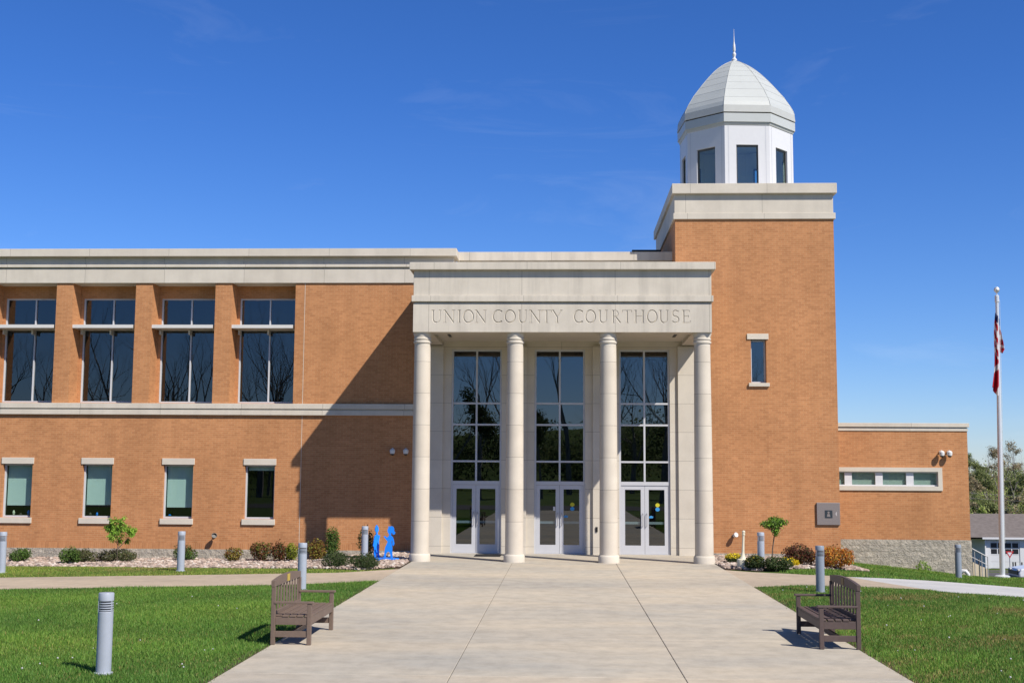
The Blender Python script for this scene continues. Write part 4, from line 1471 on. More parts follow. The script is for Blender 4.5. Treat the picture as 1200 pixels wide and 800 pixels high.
# ------------------------------------------------------------------ benches
def bench(loc, label, side, mat, plate):
    """side +1: seat faces +x (left bench), -1: mirrored"""
    e_ = empty('park_bench', loc, label, 'bench', 'brown benches at the plaza edges')
    L, D = 1.86, .62
    q = side
    def X(a):          # a = 0 rear .. D front
        return q * a
    P_ = .065
    def bx(mb, a0, a1, y0, y1, z0, z1):
        xa, xb = sorted((X(a0), X(a1)))
        mb.box(xa, xb, y0, y1, z0, z1)
    for y0 in (0, L - P_):
        m_ = MB(); bx(m_, 0, P_, y0, y0 + P_, 0, .868); m_.build('leg', mat, e_, bevel=.006)
        m_ = MB(); bx(m_, D - P_, D, y0, y0 + P_, 0, .615); m_.build('leg', mat, e_, bevel=.006)
        m_ = MB(); bx(m_, .045, D + .03, y0 - .01, y0 + P_ + .01, .617, .65); m_.build('armrest', mat, e_, bevel=.006)
        m_ = MB(); bx(m_, P_ + .001, D - P_ - .001, y0 + .012, y0 + P_ - .012, .30, .415); bx(m_, P_ + .001, D - P_ - .001, y0 + .015, y0 + P_ - .015, .115, .205)
        m_.build('side_rail', mat, e_, bevel=.004)
    m_ = MB()
    bx(m_, D - P_ + .01, D - .012, P_ + .001, L - P_ - .001, .30, .415)
    bx(m_, .012, P_ - .01, P_ + .001, L - P_ - .001, .30, .40)
    bx(m_, D * .5 - .02, D * .5 + .02, P_, L - P_, .12, .20)
    m_.build('stretcher', mat, e_, bevel=.004)
    st = MB()
    nsl = 5
    for k in range(nsl):
        a0 = .06 + k * (D - .05) / nsl
        bx(st, a0, a0 + (D - .05) / nsl - .022, .004 if k else P_ + .002, L - .004 if k else L - P_ - .002, .417, .447)
    st.build('seat', mat, e_, bevel=.005)
    bk = MB()
    ns = 9
    for k in range(ns):
        yc = P_ + .07 + (L - 2 * P_ - .14) * k / (ns - 1)
        bx(bk, .022, .036, yc - .046, yc + .046, .47, .88)
    bx(bk, .012, .055, P_ + .001, L - P_ - .001, .43, .50)
    # arched top rail
    n_ = 24
    low = [(-.006 + (L + .012) * t / n_, .870) for t in range(n_ + 1)]
    up = [(-.006 + (L + .012) * t / n_, .962 + .048 * math.sin(math.pi * t / n_) ** .9) for t in range(n_ + 1)]
    outline = low + up[::-1]
    xa, xb = sorted((X(-.004), X(.052)))
    bk.xprism(outline, xa, xb)
    bo = bk.build('backrest', mat, e_, bevel=.004)
    m_ = MB()
    bx(m_, .053, .058, L / 2 - .085, L / 2 + .085, .885, .995)
    m_.build('name_plate', plate, bo)
    return e_


bench((-4.43, 18.75, .021), 'brown slatted bench on the left edge of the plaza, with bright brass plate', 1, M['bench'], M['brass'])
bench((4.53, 18.95, .021), 'dark brown slatted bench on the right edge of the plaza, with dull plate', -1, M['bench_dark'], M['brass_dull'])


# ------------------------------------------------------------------ sculpture, receptacle
sx_, sy_ = -5.31, 36.55
sc_ = empty('sculpture', (sx_, sy_, Tz(sx_, sy_) + .03), 'bright blue cutout sculpture of two children standing beside the left column', 'sculpture')
kk = 36.55 / 1425.7 / 11.43 * 1.01


def zp(pts, ox, oz):
    return [((x - ox) * kk, (oz - y) * kk) for x, y in pts]


girl = [(600, 560), (572, 562), (585, 470), (590, 425), (606, 390), (622, 352), (605, 330), (570, 290), (574, 276), (592, 282), (612, 300), (636, 275), (640, 258), (624, 235), (616, 205), (628, 170), (632, 148), (645, 158), (668, 148), (692, 158), (706, 185), (704, 212), (722, 232), (716, 252), (698, 262), (682, 250), (678, 225), (668, 245), (664, 268), (690, 292), (704, 335), (712, 380), (697, 408), (682, 388), (684, 345), (676, 330), (672, 362), (686, 425), (684, 462), (690, 562), (668, 562), (652, 492), (630, 478), (606, 505)]
boy = [(462, 552), (466, 470), (462, 425), (452, 405), (460, 330), (468, 280), (484, 262), (486, 240), (472, 205), (474, 165), (490, 132), (508, 165), (512, 205), (500, 238), (502, 262), (528, 276), (520, 330), (516, 350), (522, 425), (518, 470), (526, 560), (508, 560), (496, 490), (486, 555)]
m_ = MB(); m_.prism([(x + 0.115, z) for x, z in zp(girl, 640, 566)][::-1], -.015, .015); g_ = m_.build('girl_figure', M['blue'], sc_)
g_.location = (.075, -.12, .075)
m_ = MB(); m_.prism([(x * 1.5, z) for x, z in zp(boy, 490, 558)][::-1], -.015, .015); g_ = m_.build('boy_figure', M['blue'], sc_)
g_.location = (-.24, .22, .075); g_.rotation_euler = (0, 0, R_(48))
m_ = MB(); m_.add([(-.36, .36, 0), (-.26, -.24, 0), (.42, -.24, 0), (.48, .02, 0), (-.05, .42, 0), (-.36, .36, .075), (-.26, -.24, .075), (.42, -.24, .075), (.48, .02, .075), (-.05, .42, .075)],
                  [(4, 3, 2, 1, 0), (5, 6, 7, 8, 9), (0, 1, 6, 5), (1, 2, 7, 6), (2, 3, 8, 7), (3, 4, 9, 8), (4, 0, 5, 9)])
m_.build('base', M['blue'], sc_, bevel=.006)

cg = empty('cigarette_receptacle', (*gp(868, 667)[:2], .02), 'cream pear-shaped cigarette receptacle with slim neck beside the right column', 'ash receptacle')
cg.location.x += .05
cg.rotation_euler = (0, R_(2.5), 0)
MB().lathe([(.150, 0), (.158, .02), (.158, .235), (.148, .26), (.095, .275), (.062, .34), (.045, .42), (.041, .46)], 32).build('base', M['cream'], cg, smooth=True)
MB().lathe([(.0405, .46), (.032, .7), (.030, .92)], 24).build('neck', M['cream'], cg, smooth=True)
MB().lathe([(.031, .921), (.042, .93), (.044, .97), (.03, .985), (.044, 1.0), (.046, 1.03), (.02, 1.06)], 24).build('cap', M['cream'], cg, smooth=True)


# ------------------------------------------------------------------ plants
def leaf_cloud(centres, radii, n, size, pal, wts=None, seed=1, aspect=.5, fill=.55, up=.3, parent=None, name='foliage', top_pal=None, lum=.22, clump=0.0):
    """many small leaves spread through lumpy ellipsoids"""
    g = np.random.default_rng(seed)
    centres, radii = np.array(centres, float), np.array(radii, float)
    vol = radii.prod(1) ** (2 / 3)
    which = g.choice(len(centres), n, p=vol / vol.sum())
    d = g.normal(size=(n, 3)); d /= np.linalg.norm(d, axis=1, keepdims=True)
    r = g.uniform(fill, 1, n) ** .7
    # lumpy outline
    ph = g.uniform(0, 6.28, (4, 3)); fq = g.uniform(2, 5, (4, 3))
    lump = sum(np.sin(d @ fq[k] * 2 + ph[k, 0]) for k in range(4)) / 4
    r = r * (1 + lum * lump)
    P = centres[which] + d * radii[which] * r[:, None]
    if clump > 0:
        m = max(6, n // 60)
        cc = P[g.integers(0, n, m)]
        j = g.integers(0, m, n)
        P = np.where((g.uniform(size=n) < .8)[:, None], cc[j] + g.normal(0, clump, (n, 3)), P)
    nrm = d * .7 + g.normal(0, .6, (n, 3)) + np.array([0, 0, up])
    nrm /= np.linalg.norm(nrm, axis=1, keepdims=True)
    a = np.cross(nrm, g.normal(size=(n, 3))); a /= np.linalg.norm(a, axis=1, keepdims=True)
    b = np.cross(nrm, a)
    S = (size * g.uniform(.6, 1.35, n))[:, None]
    q = np.stack([P - a * S, P + b * S * aspect + nrm * S * .15, P + a * S, P - b * S * aspect + nrm * S * .15], 1)
    V = q.reshape(-1, 3)
    F = np.arange(4 * n).reshape(-1, 4)
    pal = np.array(pal)
    ci = g.choice(len(pal), n, p=wts)
    col = pal[ci] * g.uniform(.75, 1.25, (n, 1))
    if top_pal is not None:
        zrel = (P[:, 2] - P[:, 2].min()) / np.ptp(P[:, 2])
        m = g.uniform(size=n) < np.clip((zrel - .45) * 2.6, 0, 1)
        tp = np.array(top_pal)
        col[m] = tp[g.integers(0, len(tp), m.sum())] * g.uniform(.8, 1.2, (m.sum(), 1))
    return np_mesh(name, V, F, M['leaf'], cols=np.repeat(col, 4, 0), parent=parent)


GREEN = [(.070, .135, .026), (.095, .175, .032), (.125, .21, .042), (.045, .09, .02)]
BRIGHT = [(.19, .35, .04), (.25, .42, .05), (.14, .27, .035), (.32, .47, .08)]
OLIVE = [(.085, .105, .042), (.115, .13, .055), (.06, .08, .03), (.145, .13, .06)]
DARK = [(.038, .068, .022), (.055, .09, .028), (.072, .11, .036), (.095, .115, .042)]
RED = [(.17, .055, .03), (.13, .045, .022), (.23, .09, .03), (.10, .09, .03), (.085, .12, .03)]
REDYEL = [(.20, .08, .03), (.26, .20, .04), (.16, .20, .04), (.14, .06, .025), (.31, .27, .05)]
ORANGE = [(.55, .19, .03), (.44, .13, .025), (.60, .27, .045), (.20, .08, .028), (.42, .30, .05)]
MAROON = [(.13, .045, .03), (.085, .032, .022), (.19, .075, .035), (.08, .085, .03)]
YELLOW = [(.78, .60, .02), (.84, .68, .03), (.60, .50, .03)]


def shrub(x0, x1, y0, y1, label, pal, n=900, size=.035, Y=None, cat='shrub', name='shrub', lobes=5, top=None, stems=True, seed=None, aspect=.5, depth=1.0, fill=.5, lum=.22):
    """shrub filling the photo box x0..x1, y0..y1, its base on the ground"""
    seed = seed or int(x0 * 7 + y0)
    g = np.random.default_rng(seed)
    if Y is None:
        X, Yc, z = gpt((x0 + x1) / 2, y1)
        Yc += (x1 - x0) / 2 * Yc / 1425 * .5
    else:
        Yc = Y
    if x1 < 480:
        Yc = min(Yc, 39.25)
    X, _ = at((x0 + x1) / 2, y1, Yc)
    z = Tz(X, Yc)
    W = (x1 - x0) * Yc / 1425.7 / 2
    H = at((x0 + x1) / 2, y0, Yc)[1] - z
    e_ = empty(name, (X, Yc, z), label, cat)
    cs, rs = [(0, 0, H * .5)], [(W * .80, W * .80 * depth, H * .48)]
    for k in range(lobes):
        a = 2 * math.pi * k / lobes + g.uniform(0, .8)
        rr = g.uniform(.40, .55)
        cs.append((W * .55 * math.cos(a), W * .55 * math.sin(a) * depth, H * g.uniform(.35, .62)))
        rs.append((W * rr, W * rr * depth, H * g.uniform(.3, .4)))
    o = leaf_cloud(cs, rs, n, size, pal, seed=seed, parent=e_, top_pal=top, aspect=aspect, fill=fill, lum=lum)
    if stems:
        s_ = MB()
        for k in range(7):
            a = g.uniform(0, 6.28)
            s_.tube([(0.03 * math.cos(a), .03 * math.sin(a), -.02), (W * .3 * math.cos(a), W * .3 * math.sin(a) * depth, H * .35), (W * .5 * math.cos(a), W * .5 * math.sin(a) * depth, H * .7)], [.012, .009, .004], 5)
        s_.build('stem', M['bark'], e_)
    return e_


shrub(-9, 5, 640, 657, 'dark green shrub cut by the left edge of the picture', GREEN, 900, .032)
shrub(8, 37, 641, 660, 'small round green shrub standing alone, leftmost whole shrub in the rock bed', GREEN, 1600, .030)
shrub(67, 95, 639, 657, 'round bright green shrub left of the low olive shrubs', GREEN, 1500, .030, Y=37.6)
shrub(77, 116, 642, 661, 'low olive shrub under the second office window, left of sapling', OLIVE, 2000, .030)
shrub(114, 162, 642, 660, 'wide low olive shrub at the foot of the sapling', OLIVE, 2300, .030)
shrub(202, 231, 636, 656, 'round green shrub with reddish tips behind a bollard light', GREEN, 1500, .032, top=[(.10, .06, .02), (.06, .10, .02), (.13, .10, .03)])
shrub(262, 284, 640, 658, 'smallest reddish shrub, left of the other red shrubs in the rocks', REDYEL, 1100, .032)
shrub(291, 321, 633, 655, 'reddish green shrub under the right end of the last office window', RED, 1600, .034, top=[(.12, .14, .02), (.10, .04, .02)])
shrub(317, 339, 632, 655, 'dark red shrub touching a yellow green shrub', RED, 1300, .034)
shrub(334, 350, 635, 653, 'small yellow green shrub between dark red shrub and bollard', [(.22, .26, .03), (.30, .32, .04), (.16, .20, .03)], 900, .034)
shrub(358, 384, 630, 653, 'red and yellow shrub against the brick, right of bollard behind bench', REDYEL, 1700, .032)
shrub(381, 399, 615, 650, 'upright narrow green shrub left of the low dark junipers', GREEN, 1700, .032, Y=37.9, lobes=6, lum=.3)
shrub(417, 441, 613, 652, 'upright ragged shrub behind bollard beside the blue sculpture', [(.05, .08, .02), (.09, .10, .03), (.035, .055, .016), (.11, .09, .03)], 1500, .030, Y=38.0, lobes=6, lum=.35, fill=.3)
shrub(375, 414, 645, 666, 'low spreading dark juniper on the rocks, left one of two touching', DARK, 2600, .034, name='juniper', cat='shrub', aspect=.25)
shrub(409, 448, 647, 668, 'low spreading dark juniper nearest the blue sculpture', DARK, 2600, .034, name='juniper', cat='shrub', aspect=.25)
# right bed
shrub(849, 872, 647, 664, 'yellow topped small shrub behind the cigarette receptacle', DARK, 1300, .030, top=YELLOW, Y=36.6)
shrub(872, 897, 648, 669, 'low dark green shrub between cigarette receptacle and bollard', DARK, 1700, .030, top=[(.05, .08, .02), (.30, .24, .02), (.045, .07, .02), (.04, .06, .02)])
shrub(893, 930, 651, 670, 'wide dark green shrub right of the bollard under small round tree', DARK, 2300, .030)
shrub(915, 939, 652, 667, 'bright yellow low shrub in front of the maroon shrub', YELLOW, 1500, .028, Y=36.2)
shrub(919, 957, 635, 664, 'maroon shrub against tower base, right of the yellow shrub', MAROON, 2400, .036)
shrub(955, 1003, 638, 668, 'large orange leaved shrub by the grey block base', ORANGE, 3000, .036)
for i, (px, py, lab) in enumerate(((1078, 668, 'tuft of weeds growing at the foot of the grey block base'),)):
    X, Yc, z = gpt(px, py)
    e_ = empty('weed', (X, YR - .3, Tz(X, YR - .3)), lab, 'weed')
    leaf_cloud([(0, 0, .16), (.15, 0, .1), (-.15, 0, .08)], [(.2, .12, .2), (.14, .1, .12), (.14, .1, .1)], 240, .05, BRIGHT, seed=5, parent=e_, aspect=.25)


def limb_tree(mb, p, d, L, r, depth, g, spread=.6, n=6, tips=None, up=.15, ratio=.72, kids=(2, 3)):
    """recursive tapered limbs"""
    pts, rads = [Vector(p)], [r]
    cur, dr = Vector(p), Vector(d).normalized()
    seg = 4
    for k in range(seg):
        dr = (dr + Vector(g.normal(0, .055, 3)) + Vector((0, 0, up * .3))).normalized()
        cur = cur + dr * (L / seg)
        pts.append(cur.copy()); rads.append(r * (1 - .42 * (k + 1) / seg))
    mb.tube(pts, rads, n if depth > 2 else 4, cap=False)
    if depth == 0:
        if tips is not None:
            tips.append(tuple(cur))
        return
    for k in range(int(g.integers(kids[0], kids[1] + 1))):
        nd = (dr + Vector(g.normal(0, spread, 3)) + Vector((0, 0, up))).normalized()
        i = int(g.integers(2, seg + 1)) if k else seg
        limb_tree(mb, pts[i], nd, L * ratio * g.uniform(.8, 1.15), rads[i] * (.78 if k == 0 else .62), depth - 1, g, spread, n, tips, up, ratio, kids)


# sapling in the left bed
X, Yc = at(136.5, 645, 38.2)[0], 38.2
e_ = empty('sapling', (X, Yc, Tz(X, Yc)), 'young bright green sapling with open crown in front of second office window', 'tree')
g = np.random.default_rng(4)
mb = MB(); tips = []
zt_ = at(139, 600, Yc)[1] - e_.location.z
mb.tube([(.06, 0, -.02), (.03, 0, .3), (.05, 0, .55)], [.022, .018, .016], 7)
for k in range(8):
    a = k * .8 + .2
    limb_tree(mb, (.05, 0, .45 + .035 * k), (math.cos(a) * .9, math.sin(a) * .9, .55 + .05 * k), .36, .010, 2, g, .5, 5, tips, .2, .75)
e_.scale = (.76, .76, 1)
mb.build('trunk', M['bark'], e_, smooth=True)
tp = np.array(tips)
tp = tp[g.choice(len(tp), min(46, len(tp)), replace=False)]
leaf_cloud(tp.tolist() + [(0, 0, zt_ * .62)], [(.13, .13, .09)] * len(tp) + [(.5, .5, .34)], 2600, .048, BRIGHT, seed=8, parent=e_, name='crown', aspect=.42, fill=.1)

# clipped standard tree in the right bed
X, Yc = at(907, 652, 37.6)[0], 37.6
e_ = empty('standard_tree', (X, Yc, Tz(X, Yc)), 'small lollipop tree with thin bare stem in front of the tower wall', 'tree')
mb = MB(); tips = []
hs = at(907, 627, Yc)[1] - e_.location.z
ht = at(907, 604, Yc)[1] - e_.location.z
mb.tube([(-.06, 0, -.02), (-.04, 0, hs * .5), (.02, 0, hs), (.04, 0, hs + .15)], [.024, .020, .017, .012], 7)
g = np.random.default_rng(9)
for k in range(7):
    a = k * .9
    limb_tree(mb, (.02, 0, hs - .02 + .02 * k), (math.cos(a), math.sin(a), .75), .26, .008, 1, g, .4, 5, tips, .2, .75)
mb.build('trunk', M['bark'], e_, smooth=True)
leaf_cloud([(.03, 0, (hs + ht) / 2 + .03), (.2, 0, ht - .2), (-.2, 0, ht - .26), (.05, .15, ht - .14), (.05, -.12, hs + .12)], [(.24, .22, .20), (.24, .22, .13), (.24, .22, .12), (.24, .2, .13), (.11, .11, .16)], 1300, .046, GREEN[:3] + BRIGHT[:3], seed=10, parent=e_, name='crown', aspect=.4, fill=.15, lum=.3)


# ------------------------------------------------------------------ lawn grass (countless blades)
def blades(P, hmin, hmax, wid, seed, dry=.12, tone=(1, 1, 1)):
    g = np.random.default_rng(seed)
    n = len(P)
    z = T(P[:, 0], P[:, 1])
    h = g.uniform(hmin, hmax, n)
    # patchy growth
    pt = (np.sin(P[:, 0] * 1.7 + 2 * np.sin(P[:, 1] * .9)) + np.sin(P[:, 1] * 2.3 + P[:, 0] * .6) + np.sin(P[:, 0] * 4.1 - P[:, 1] * 3.3)) / 3
    h *= 1 + .30 * pt
    a = g.uniform(0, 2 * np.pi, n)
    lean = g.uniform(.15, .75, n) * h
    la = g.uniform(0, 2 * np.pi, n)
    w_ = wid * g.uniform(.6, 1.3, n)
    bx, by = np.cos(a) * w_, np.sin(a) * w_
    tipx, tipy = P[:, 0] + np.cos(la) * lean, P[:, 1] + np.sin(la) * lean
    V = np.empty((n, 3, 3))
    V[:, 0] = np.stack([P[:, 0] - bx, P[:, 1] - by, z - .005], 1)
    V[:, 1] = np.stack([P[:, 0] + bx, P[:, 1] + by, z - .005], 1)
    V[:, 2] = np.stack([tipx, tipy, z + h], 1)
    base = np.array([(.108, .234, .034), (.148, .272, .044), (.088, .196, .030), (.205, .305, .062)])
    col = base[g.integers(0, 4, n)] * g.uniform(.8, 1.2, (n, 1)) * (1 + .16 * pt[:, None]) * np.array(tone)
    noise = (np.sin(P[:, 0] * .9 + 1.3 * np.sin(P[:, 1] * .7 + 1)) + np.sin(P[:, 1] * 1.9 - P[:, 0] * 1.1 + 2)) / 2
    big = np.sin(P[:, 0] * .55 + 1.8 * np.sin(P[:, 1] * .33)) * np.sin(P[:, 1] * .8 + 1.5 * np.sin(P[:, 0] * .45 + 1))
    col *= (1 + .17 * big)[:, None] * np.stack([1 + .10 * big, np.ones(n), 1 - .05 * big], 1)
    spot = np.sin(P[:, 0] * 2.1 + 2.2 * np.sin(P[:, 1] * 1.3)) * np.sin(P[:, 1] * 2.6 + 1.7 * np.sin(P[:, 0] * 1.6 + 2))
    m = g.uniform(size=n) < dry * (.2 + 1.2 * np.clip(noise, 0, 1) ** 2 + 1.5 * np.clip(spot - .45, 0, 1))
    col[m] = np.array([.34, .27, .10]) * g.uniform(.7, 1.2, (m.sum(), 1))
    return V.reshape(-1, 3), np.arange(3 * n).reshape(-1, 3), np.repeat(col, 3, 0)


def lawn(poly, dens, hmin, hmax, wid, seed, dry=.12, tone=(1, 1, 1)):
    P = scatter(poly, dens)
    P = P + RNG.normal(0, .045, P.shape)          # ragged, overhanging edges
    V, F, C = blades(P, hmin, hmax, wid, seed, dry, tone)
    tag(np_mesh('grass', V, F, M['grass'], cols=C), kind='stuff')


LWn = [(x, y - .03) for x, y in LW_NEAR]
lawn([(-4.45, 10), (-4.45, 29.85)] + LWn[::-1][1:-2] + [(-14.5, 26.3), (-10.5, 18), (-8.0, 10)], 2300, .025, .062, .0070, 1, .05)
lawn([(4.54, 10), (4.54, 29.15)] + RW_NEAR[1:] + RN_NEAR[1:5] + [(17.5, 30), (13.5, 22), (9.0, 10)], 2300, .025, .065, .0070, 2, .42)
lawn(LW_FAR[2:][::-1] + [(-17.5, 29.2), (-17.5, 34.1), (-15.7, 34.35), (-10, 34.95), (-7.2, 33.75), (-5.4, 32.95)], 1200, .02, .045, .010, 3, .42, (1.7, 1.22, 1.25))
lawn(RW_FAR[2:] + RN_FAR[1:5] + [(19, 44), (15.6, 43.6), (14.2, 41.9), (9.1, 41.9), (9.1, 38.6), (9.0, 36.5), (7.4, 35.5), (6.3, 34.5), (6.0, 33.9)], 800, .03, .075, .011, 4, .14)

# dandelion clocks dotted over the lawn
g = np.random.default_rng(21)
P = np.concatenate([scatter([(4.8, 14), (4.8, 28.5), (11, 29), (11, 22), (8, 14)], .55), scatter([(-4.8, 14), (-4.8, 28), (-11, 26), (-7, 14)], .35)])
hh = g.uniform(.05, .11, len(P))
V = (ICO_V[None] * g.uniform(.008, .016, (len(P), 1, 1)) + np.c_[P, T(P[:, 0], P[:, 1]) + hh][:, None]).reshape(-1, 3)
F = (ICO_F[None] + (np.arange(len(P)) * len(ICO_V))[:, None, None]).reshape(-1, 3)
tag(np_mesh('dandelion', V, F, M['rock'], cols=np.full((len(V), 3), .45)), kind='stuff')

# ------------------------------------------------------------------ right background
# stair cheek with railing at the end of the low wing
zs0 = Tz(14.2, 43.4)
sw = empty('stairway', (14.2, 43.6, zs0 + .17), 'pale concrete outside steps with metal handrail at the low wing corner', 'stairs')
m_ = MB()
m_.prism([(-.42, -.3), (.42, -.3), (.42, .06), (.30, .10), (-.42, .52)], -.6, -.45)
m_.build('cheek_wall', M['tan_conc'], sw, bevel=.01)
m_ = MB()
m_.prism([(-.42, -.3), (.42, -.3), (.42, .06), (.30, .10), (-.42, .52)], .55, .70)
m_.build('cheek_wall', M['tan_conc'], sw, bevel=.01)
m_ = MB()
for q in range(4):
    m_.box(-.42 + .2 * q, -.42 + .2 * (q + 1), -.449, .549, -.3, .40 - .1 * q)
m_.build('steps', M['tan_conc'], sw)
for yy in (-.66,):
    m_ = MB()
    for xx, zb in ((-.36, .3), (-.02, .1), (.22, .0), (.42, -.05)):
        m_.tube([(xx, yy, -.3), (xx, yy, zb + .55)], [.016, .016], 8)
    m_.tube([(-.42, yy, .92), (.44, yy, .46)], [.018, .018], 8)
    m_.tube([(-.42, yy, .62), (.44, yy, .18)], [.013, .013], 8)
    m_.build('handrail', M['steel'], sw, smooth=True)
pe = gpt(1116, 671)
pp = empty('drain_pipe', (pe[0], YR - .25, Tz(pe[0], YR - .25)), 'white plastic pipe elbow by the wall foot behind the end bollard', 'pipe')
MB().tube([(-.12, .1, -.05), (-.12, 0, .08), (-.05, -.03, .17), (.05, -.05, .17), (.12, -.08, .06), (.12, -.1, -.05)], [.065] * 6, 12).build('elbow', M['white'], pp, smooth=True)

# garage down the slope
GY, GZ = 130.0, -6.95
ga = empty('garage', (44, GY, GZ), 'low white garage with grey shingle roof and glazed overhead doors beyond parking lot', 'garage')
GL = 34.0
m_ = MB()
doors = [.55 + 3.9 * q for q in range(8)]
m_.wall(0, GL, 0, 3.25, 0, .2, [(d_, d_ + 3.05, -.01 + .01, 2.75) for d_ in doors])
m_.box(0, .2, .2, 12, 0, 3.25)
m_.box(GL - .2, GL, .2, 12, 0, 3.25)
m_.box(.2, GL - .2, 11.8, 12, 0, 3.25)
m_.build('wall', M['white'], ga)
m_ = MB()
m_.add([(-4.4, -.5, 3.2), (GL + .4, -.5, 3.2), (GL + .4, 6, 5.45), (-4.4, 6, 5.45), (GL + .4, 12.5, 3.2), (-4.4, 12.5, 3.2), (-4.4, -.5, 3.05), (GL + .4, -.5, 3.05), (GL + .4, 12.5, 3.05), (-4.4, 12.5, 3.05)],
       [(0, 1, 2, 3), (3, 2, 4, 5), (0, 3, 5, 9, 6), (1, 7, 8, 4, 2), (6, 9, 8, 7), (5, 4, 8, 9)])
rf = m_.build('roof', M['shingle'], ga)
m_ = MB(); m_.box(-.4, GL + .4, -.62, -.5, 3.02, 3.22); m_.build('gutter', M['white'], rf)
m_ = MB(); m_.box(-.02, .10, -.14, -.02, 0, 3.0); m_.build('downspout', M['white'], ga)
for d_ in doors:
    m_ = MB()
    for q in range(4):
        m_.box(d_ + .01, d_ + 3.04, .06, .10, .02 + .68 * q, .02 + .68 * q + .665)
    do = m_.build('overhead_door', M['white'], ga)
    m_ = MB()
    for q in range(4):
        for rr in range(2):
            m_.box(d_ + .10 + .73 * q, d_ + .10 + .73 * q + .62, .045, .058, 1.50 + .62 * rr, 1.50 + .62 * rr + .50)
    m_.build('door_window', M['black'], do)

# yield sign
X, z = at(1183.3, 651, 110)
zg = Tz(X, 110)
ys_ = empty('yield_sign', (X, 110, zg), 'red and white triangular yield sign on a post near the garage', 'sign')
sz = z + .1 - zg
m_ = MB(); m_.prism([(-.36, .31), (.0, -.31), (.36, .31)], -.012, .0); o = m_.build('sign_plate', M['red'], ys_); o.location = (0, 0, sz)
m_ = MB(); m_.prism([(-.20, .205), (.0, -.14), (.20, .205)], -.016, -.013); m_.build('sign_face', M['white'], o)
MB().tube([(0, .04, 0), (0, .04, sz + .3)], [.04, .04], 8).build('post', M['steel'], ys_)
for q, px in enumerate((1147, 1187, 1189.8, 1197.3)):
    X = at(px, 655, 124)[0]
    m_ = MB(); m_.tube([(0, 0, 0), (0, 0, 1.05 if q else 1.4)], [.07, .07], 10)
    tag(m_.build('guard_post', M['fixture'], loc=(X, 124, Tz(X, 124) + .02), smooth=True),
        ['dark guard post at left corner of the garage', 'guard post just right of the yield sign', 'guard post second right of the yield sign', 'guard post at the picture right edge before garage door'][q], 'guard post', 'posts before the garage')

# car whose nose shows at the right edge
CXn, CYn = at(1188, 668, 70)[0], 70.0
car = empty('parked_car', (CXn + 2.2, CYn, Tz(CXn + 2.2, CYn) + .03), 'white parked car with only its nose showing at the right edge', 'car')
side = [(-2.2, .32), (-2.22, .55), (-2.12, .78), (-1.2, .92), (-.62, 1.38), (-.2, 1.50), (.95, 1.48), (1.65, 1.02), (2.1, .95), (2.18, .6), (2.15, .32)]
m_ = MB(); m_.prism([(x, z) for x, z in side], -.86, .86); body = m_.build('body', M['carpaint'], car, bevel=.07)
m_ = MB()
m_.prism([(-1.08, .97), (-.58, 1.34), (-.2, 1.43), (.9, 1.41), (1.45, 1.02)], -.872, -.862)
m_.prism([(-1.08, .97), (-.58, 1.34), (-.2, 1.43), (.9, 1.41), (1.45, 1.02)], .862, .872)
m_.build('window', M['black'], car)
m_ = MB(); m_.box(-2.26, -2.19, -.7, .7, .46, .66); m_.build('grille', M['black'], car)
m_ = MB(); m_.box(-2.28, 2.2, -.84, .84, .22, .34); m_.build('bumper', M['black'], car, bevel=.03)
for sx in (-1.35, 1.35):
    for sy in (-.80, .80):
        wv = MB().lathe([(.20, -.1), (.33, -.09), (.33, .09), (.20, .1)], 24).build('wheel', M['rubber'], car, smooth=True)
        wv.rotation_euler = (R_(90), 0, 0); wv.location = (sx, sy, .33)
        MB().lathe([(.02, -.105), (.19, -.102), (.19, .102), (.02, .105)], 16).build('rim', M['pole'], wv, smooth=True)
for sy in (-.62, .62):
    m_ = MB(); m_.box(-2.235, -2.12, sy - .14, sy + .14, .66, .76); m_.build('headlight', M['cam_white'], car, bevel=.02)

# utility wire before the wooded hill
w0, w1 = at(1100, 573, 150), at(1290, 578, 150)
wi = MB()
for dz in (0, -.6):
    pts = [(w0[0] + (w1[0] - w0[0]) * t / 12, 150, w0[1] + dz + (w1[1] - w0[1]) * t / 12 - 2.2 * (t / 12) * (1 - t / 12)) for t in range(13)]
    wi.tube(pts, [.025] * 13, 5)
tag(wi.build('utility_wire', M['fixture']), 'pair of thin utility wires sagging in front of the wooded hillside', 'wire')

# hill with spring trees
hx = np.linspace(-150, 420, 60); hy = np.linspace(150, 420, 40)
X, Y = np.meshgrid(hx, hy)
Z = -7.2 + 9 * ss(150, 330, Y) + 1.2 * np.sin(X * .03) * ss(160, 250, Y)
i = np.arange(59)[None, :] + np.arange(39)[:, None] * 60
hill = np_mesh('hill', np.stack([X.ravel(), Y.ravel(), Z.ravel()], 1), np.stack([i, i + 1, i + 61, i + 60], -1).reshape(-1, 4), M['hill'], smooth=True)
tag(hill, kind='structure')


def hill_z(x, y):
    return float(-7.2 + 9 * ss(150, 330, y) + 1.2 * math.sin(x * .03) * ss(160, 250, y))


SPR = [(0.3, 0.375, 0.083), (0.24, 0.315, 0.075), (0.375, 0.42, 0.112), (0.18, 0.225, 0.06)]
SPR_D = [(0.196, 0.23, 0.085), (0.153, 0.187, 0.068), (0.238, 0.264, 0.102)]
SPR_B = [(0.323, 0.255, 0.153), (0.255, 0.204, 0.128), (0.357, 0.289, 0.17), (0.221, 0.221, 0.119)]


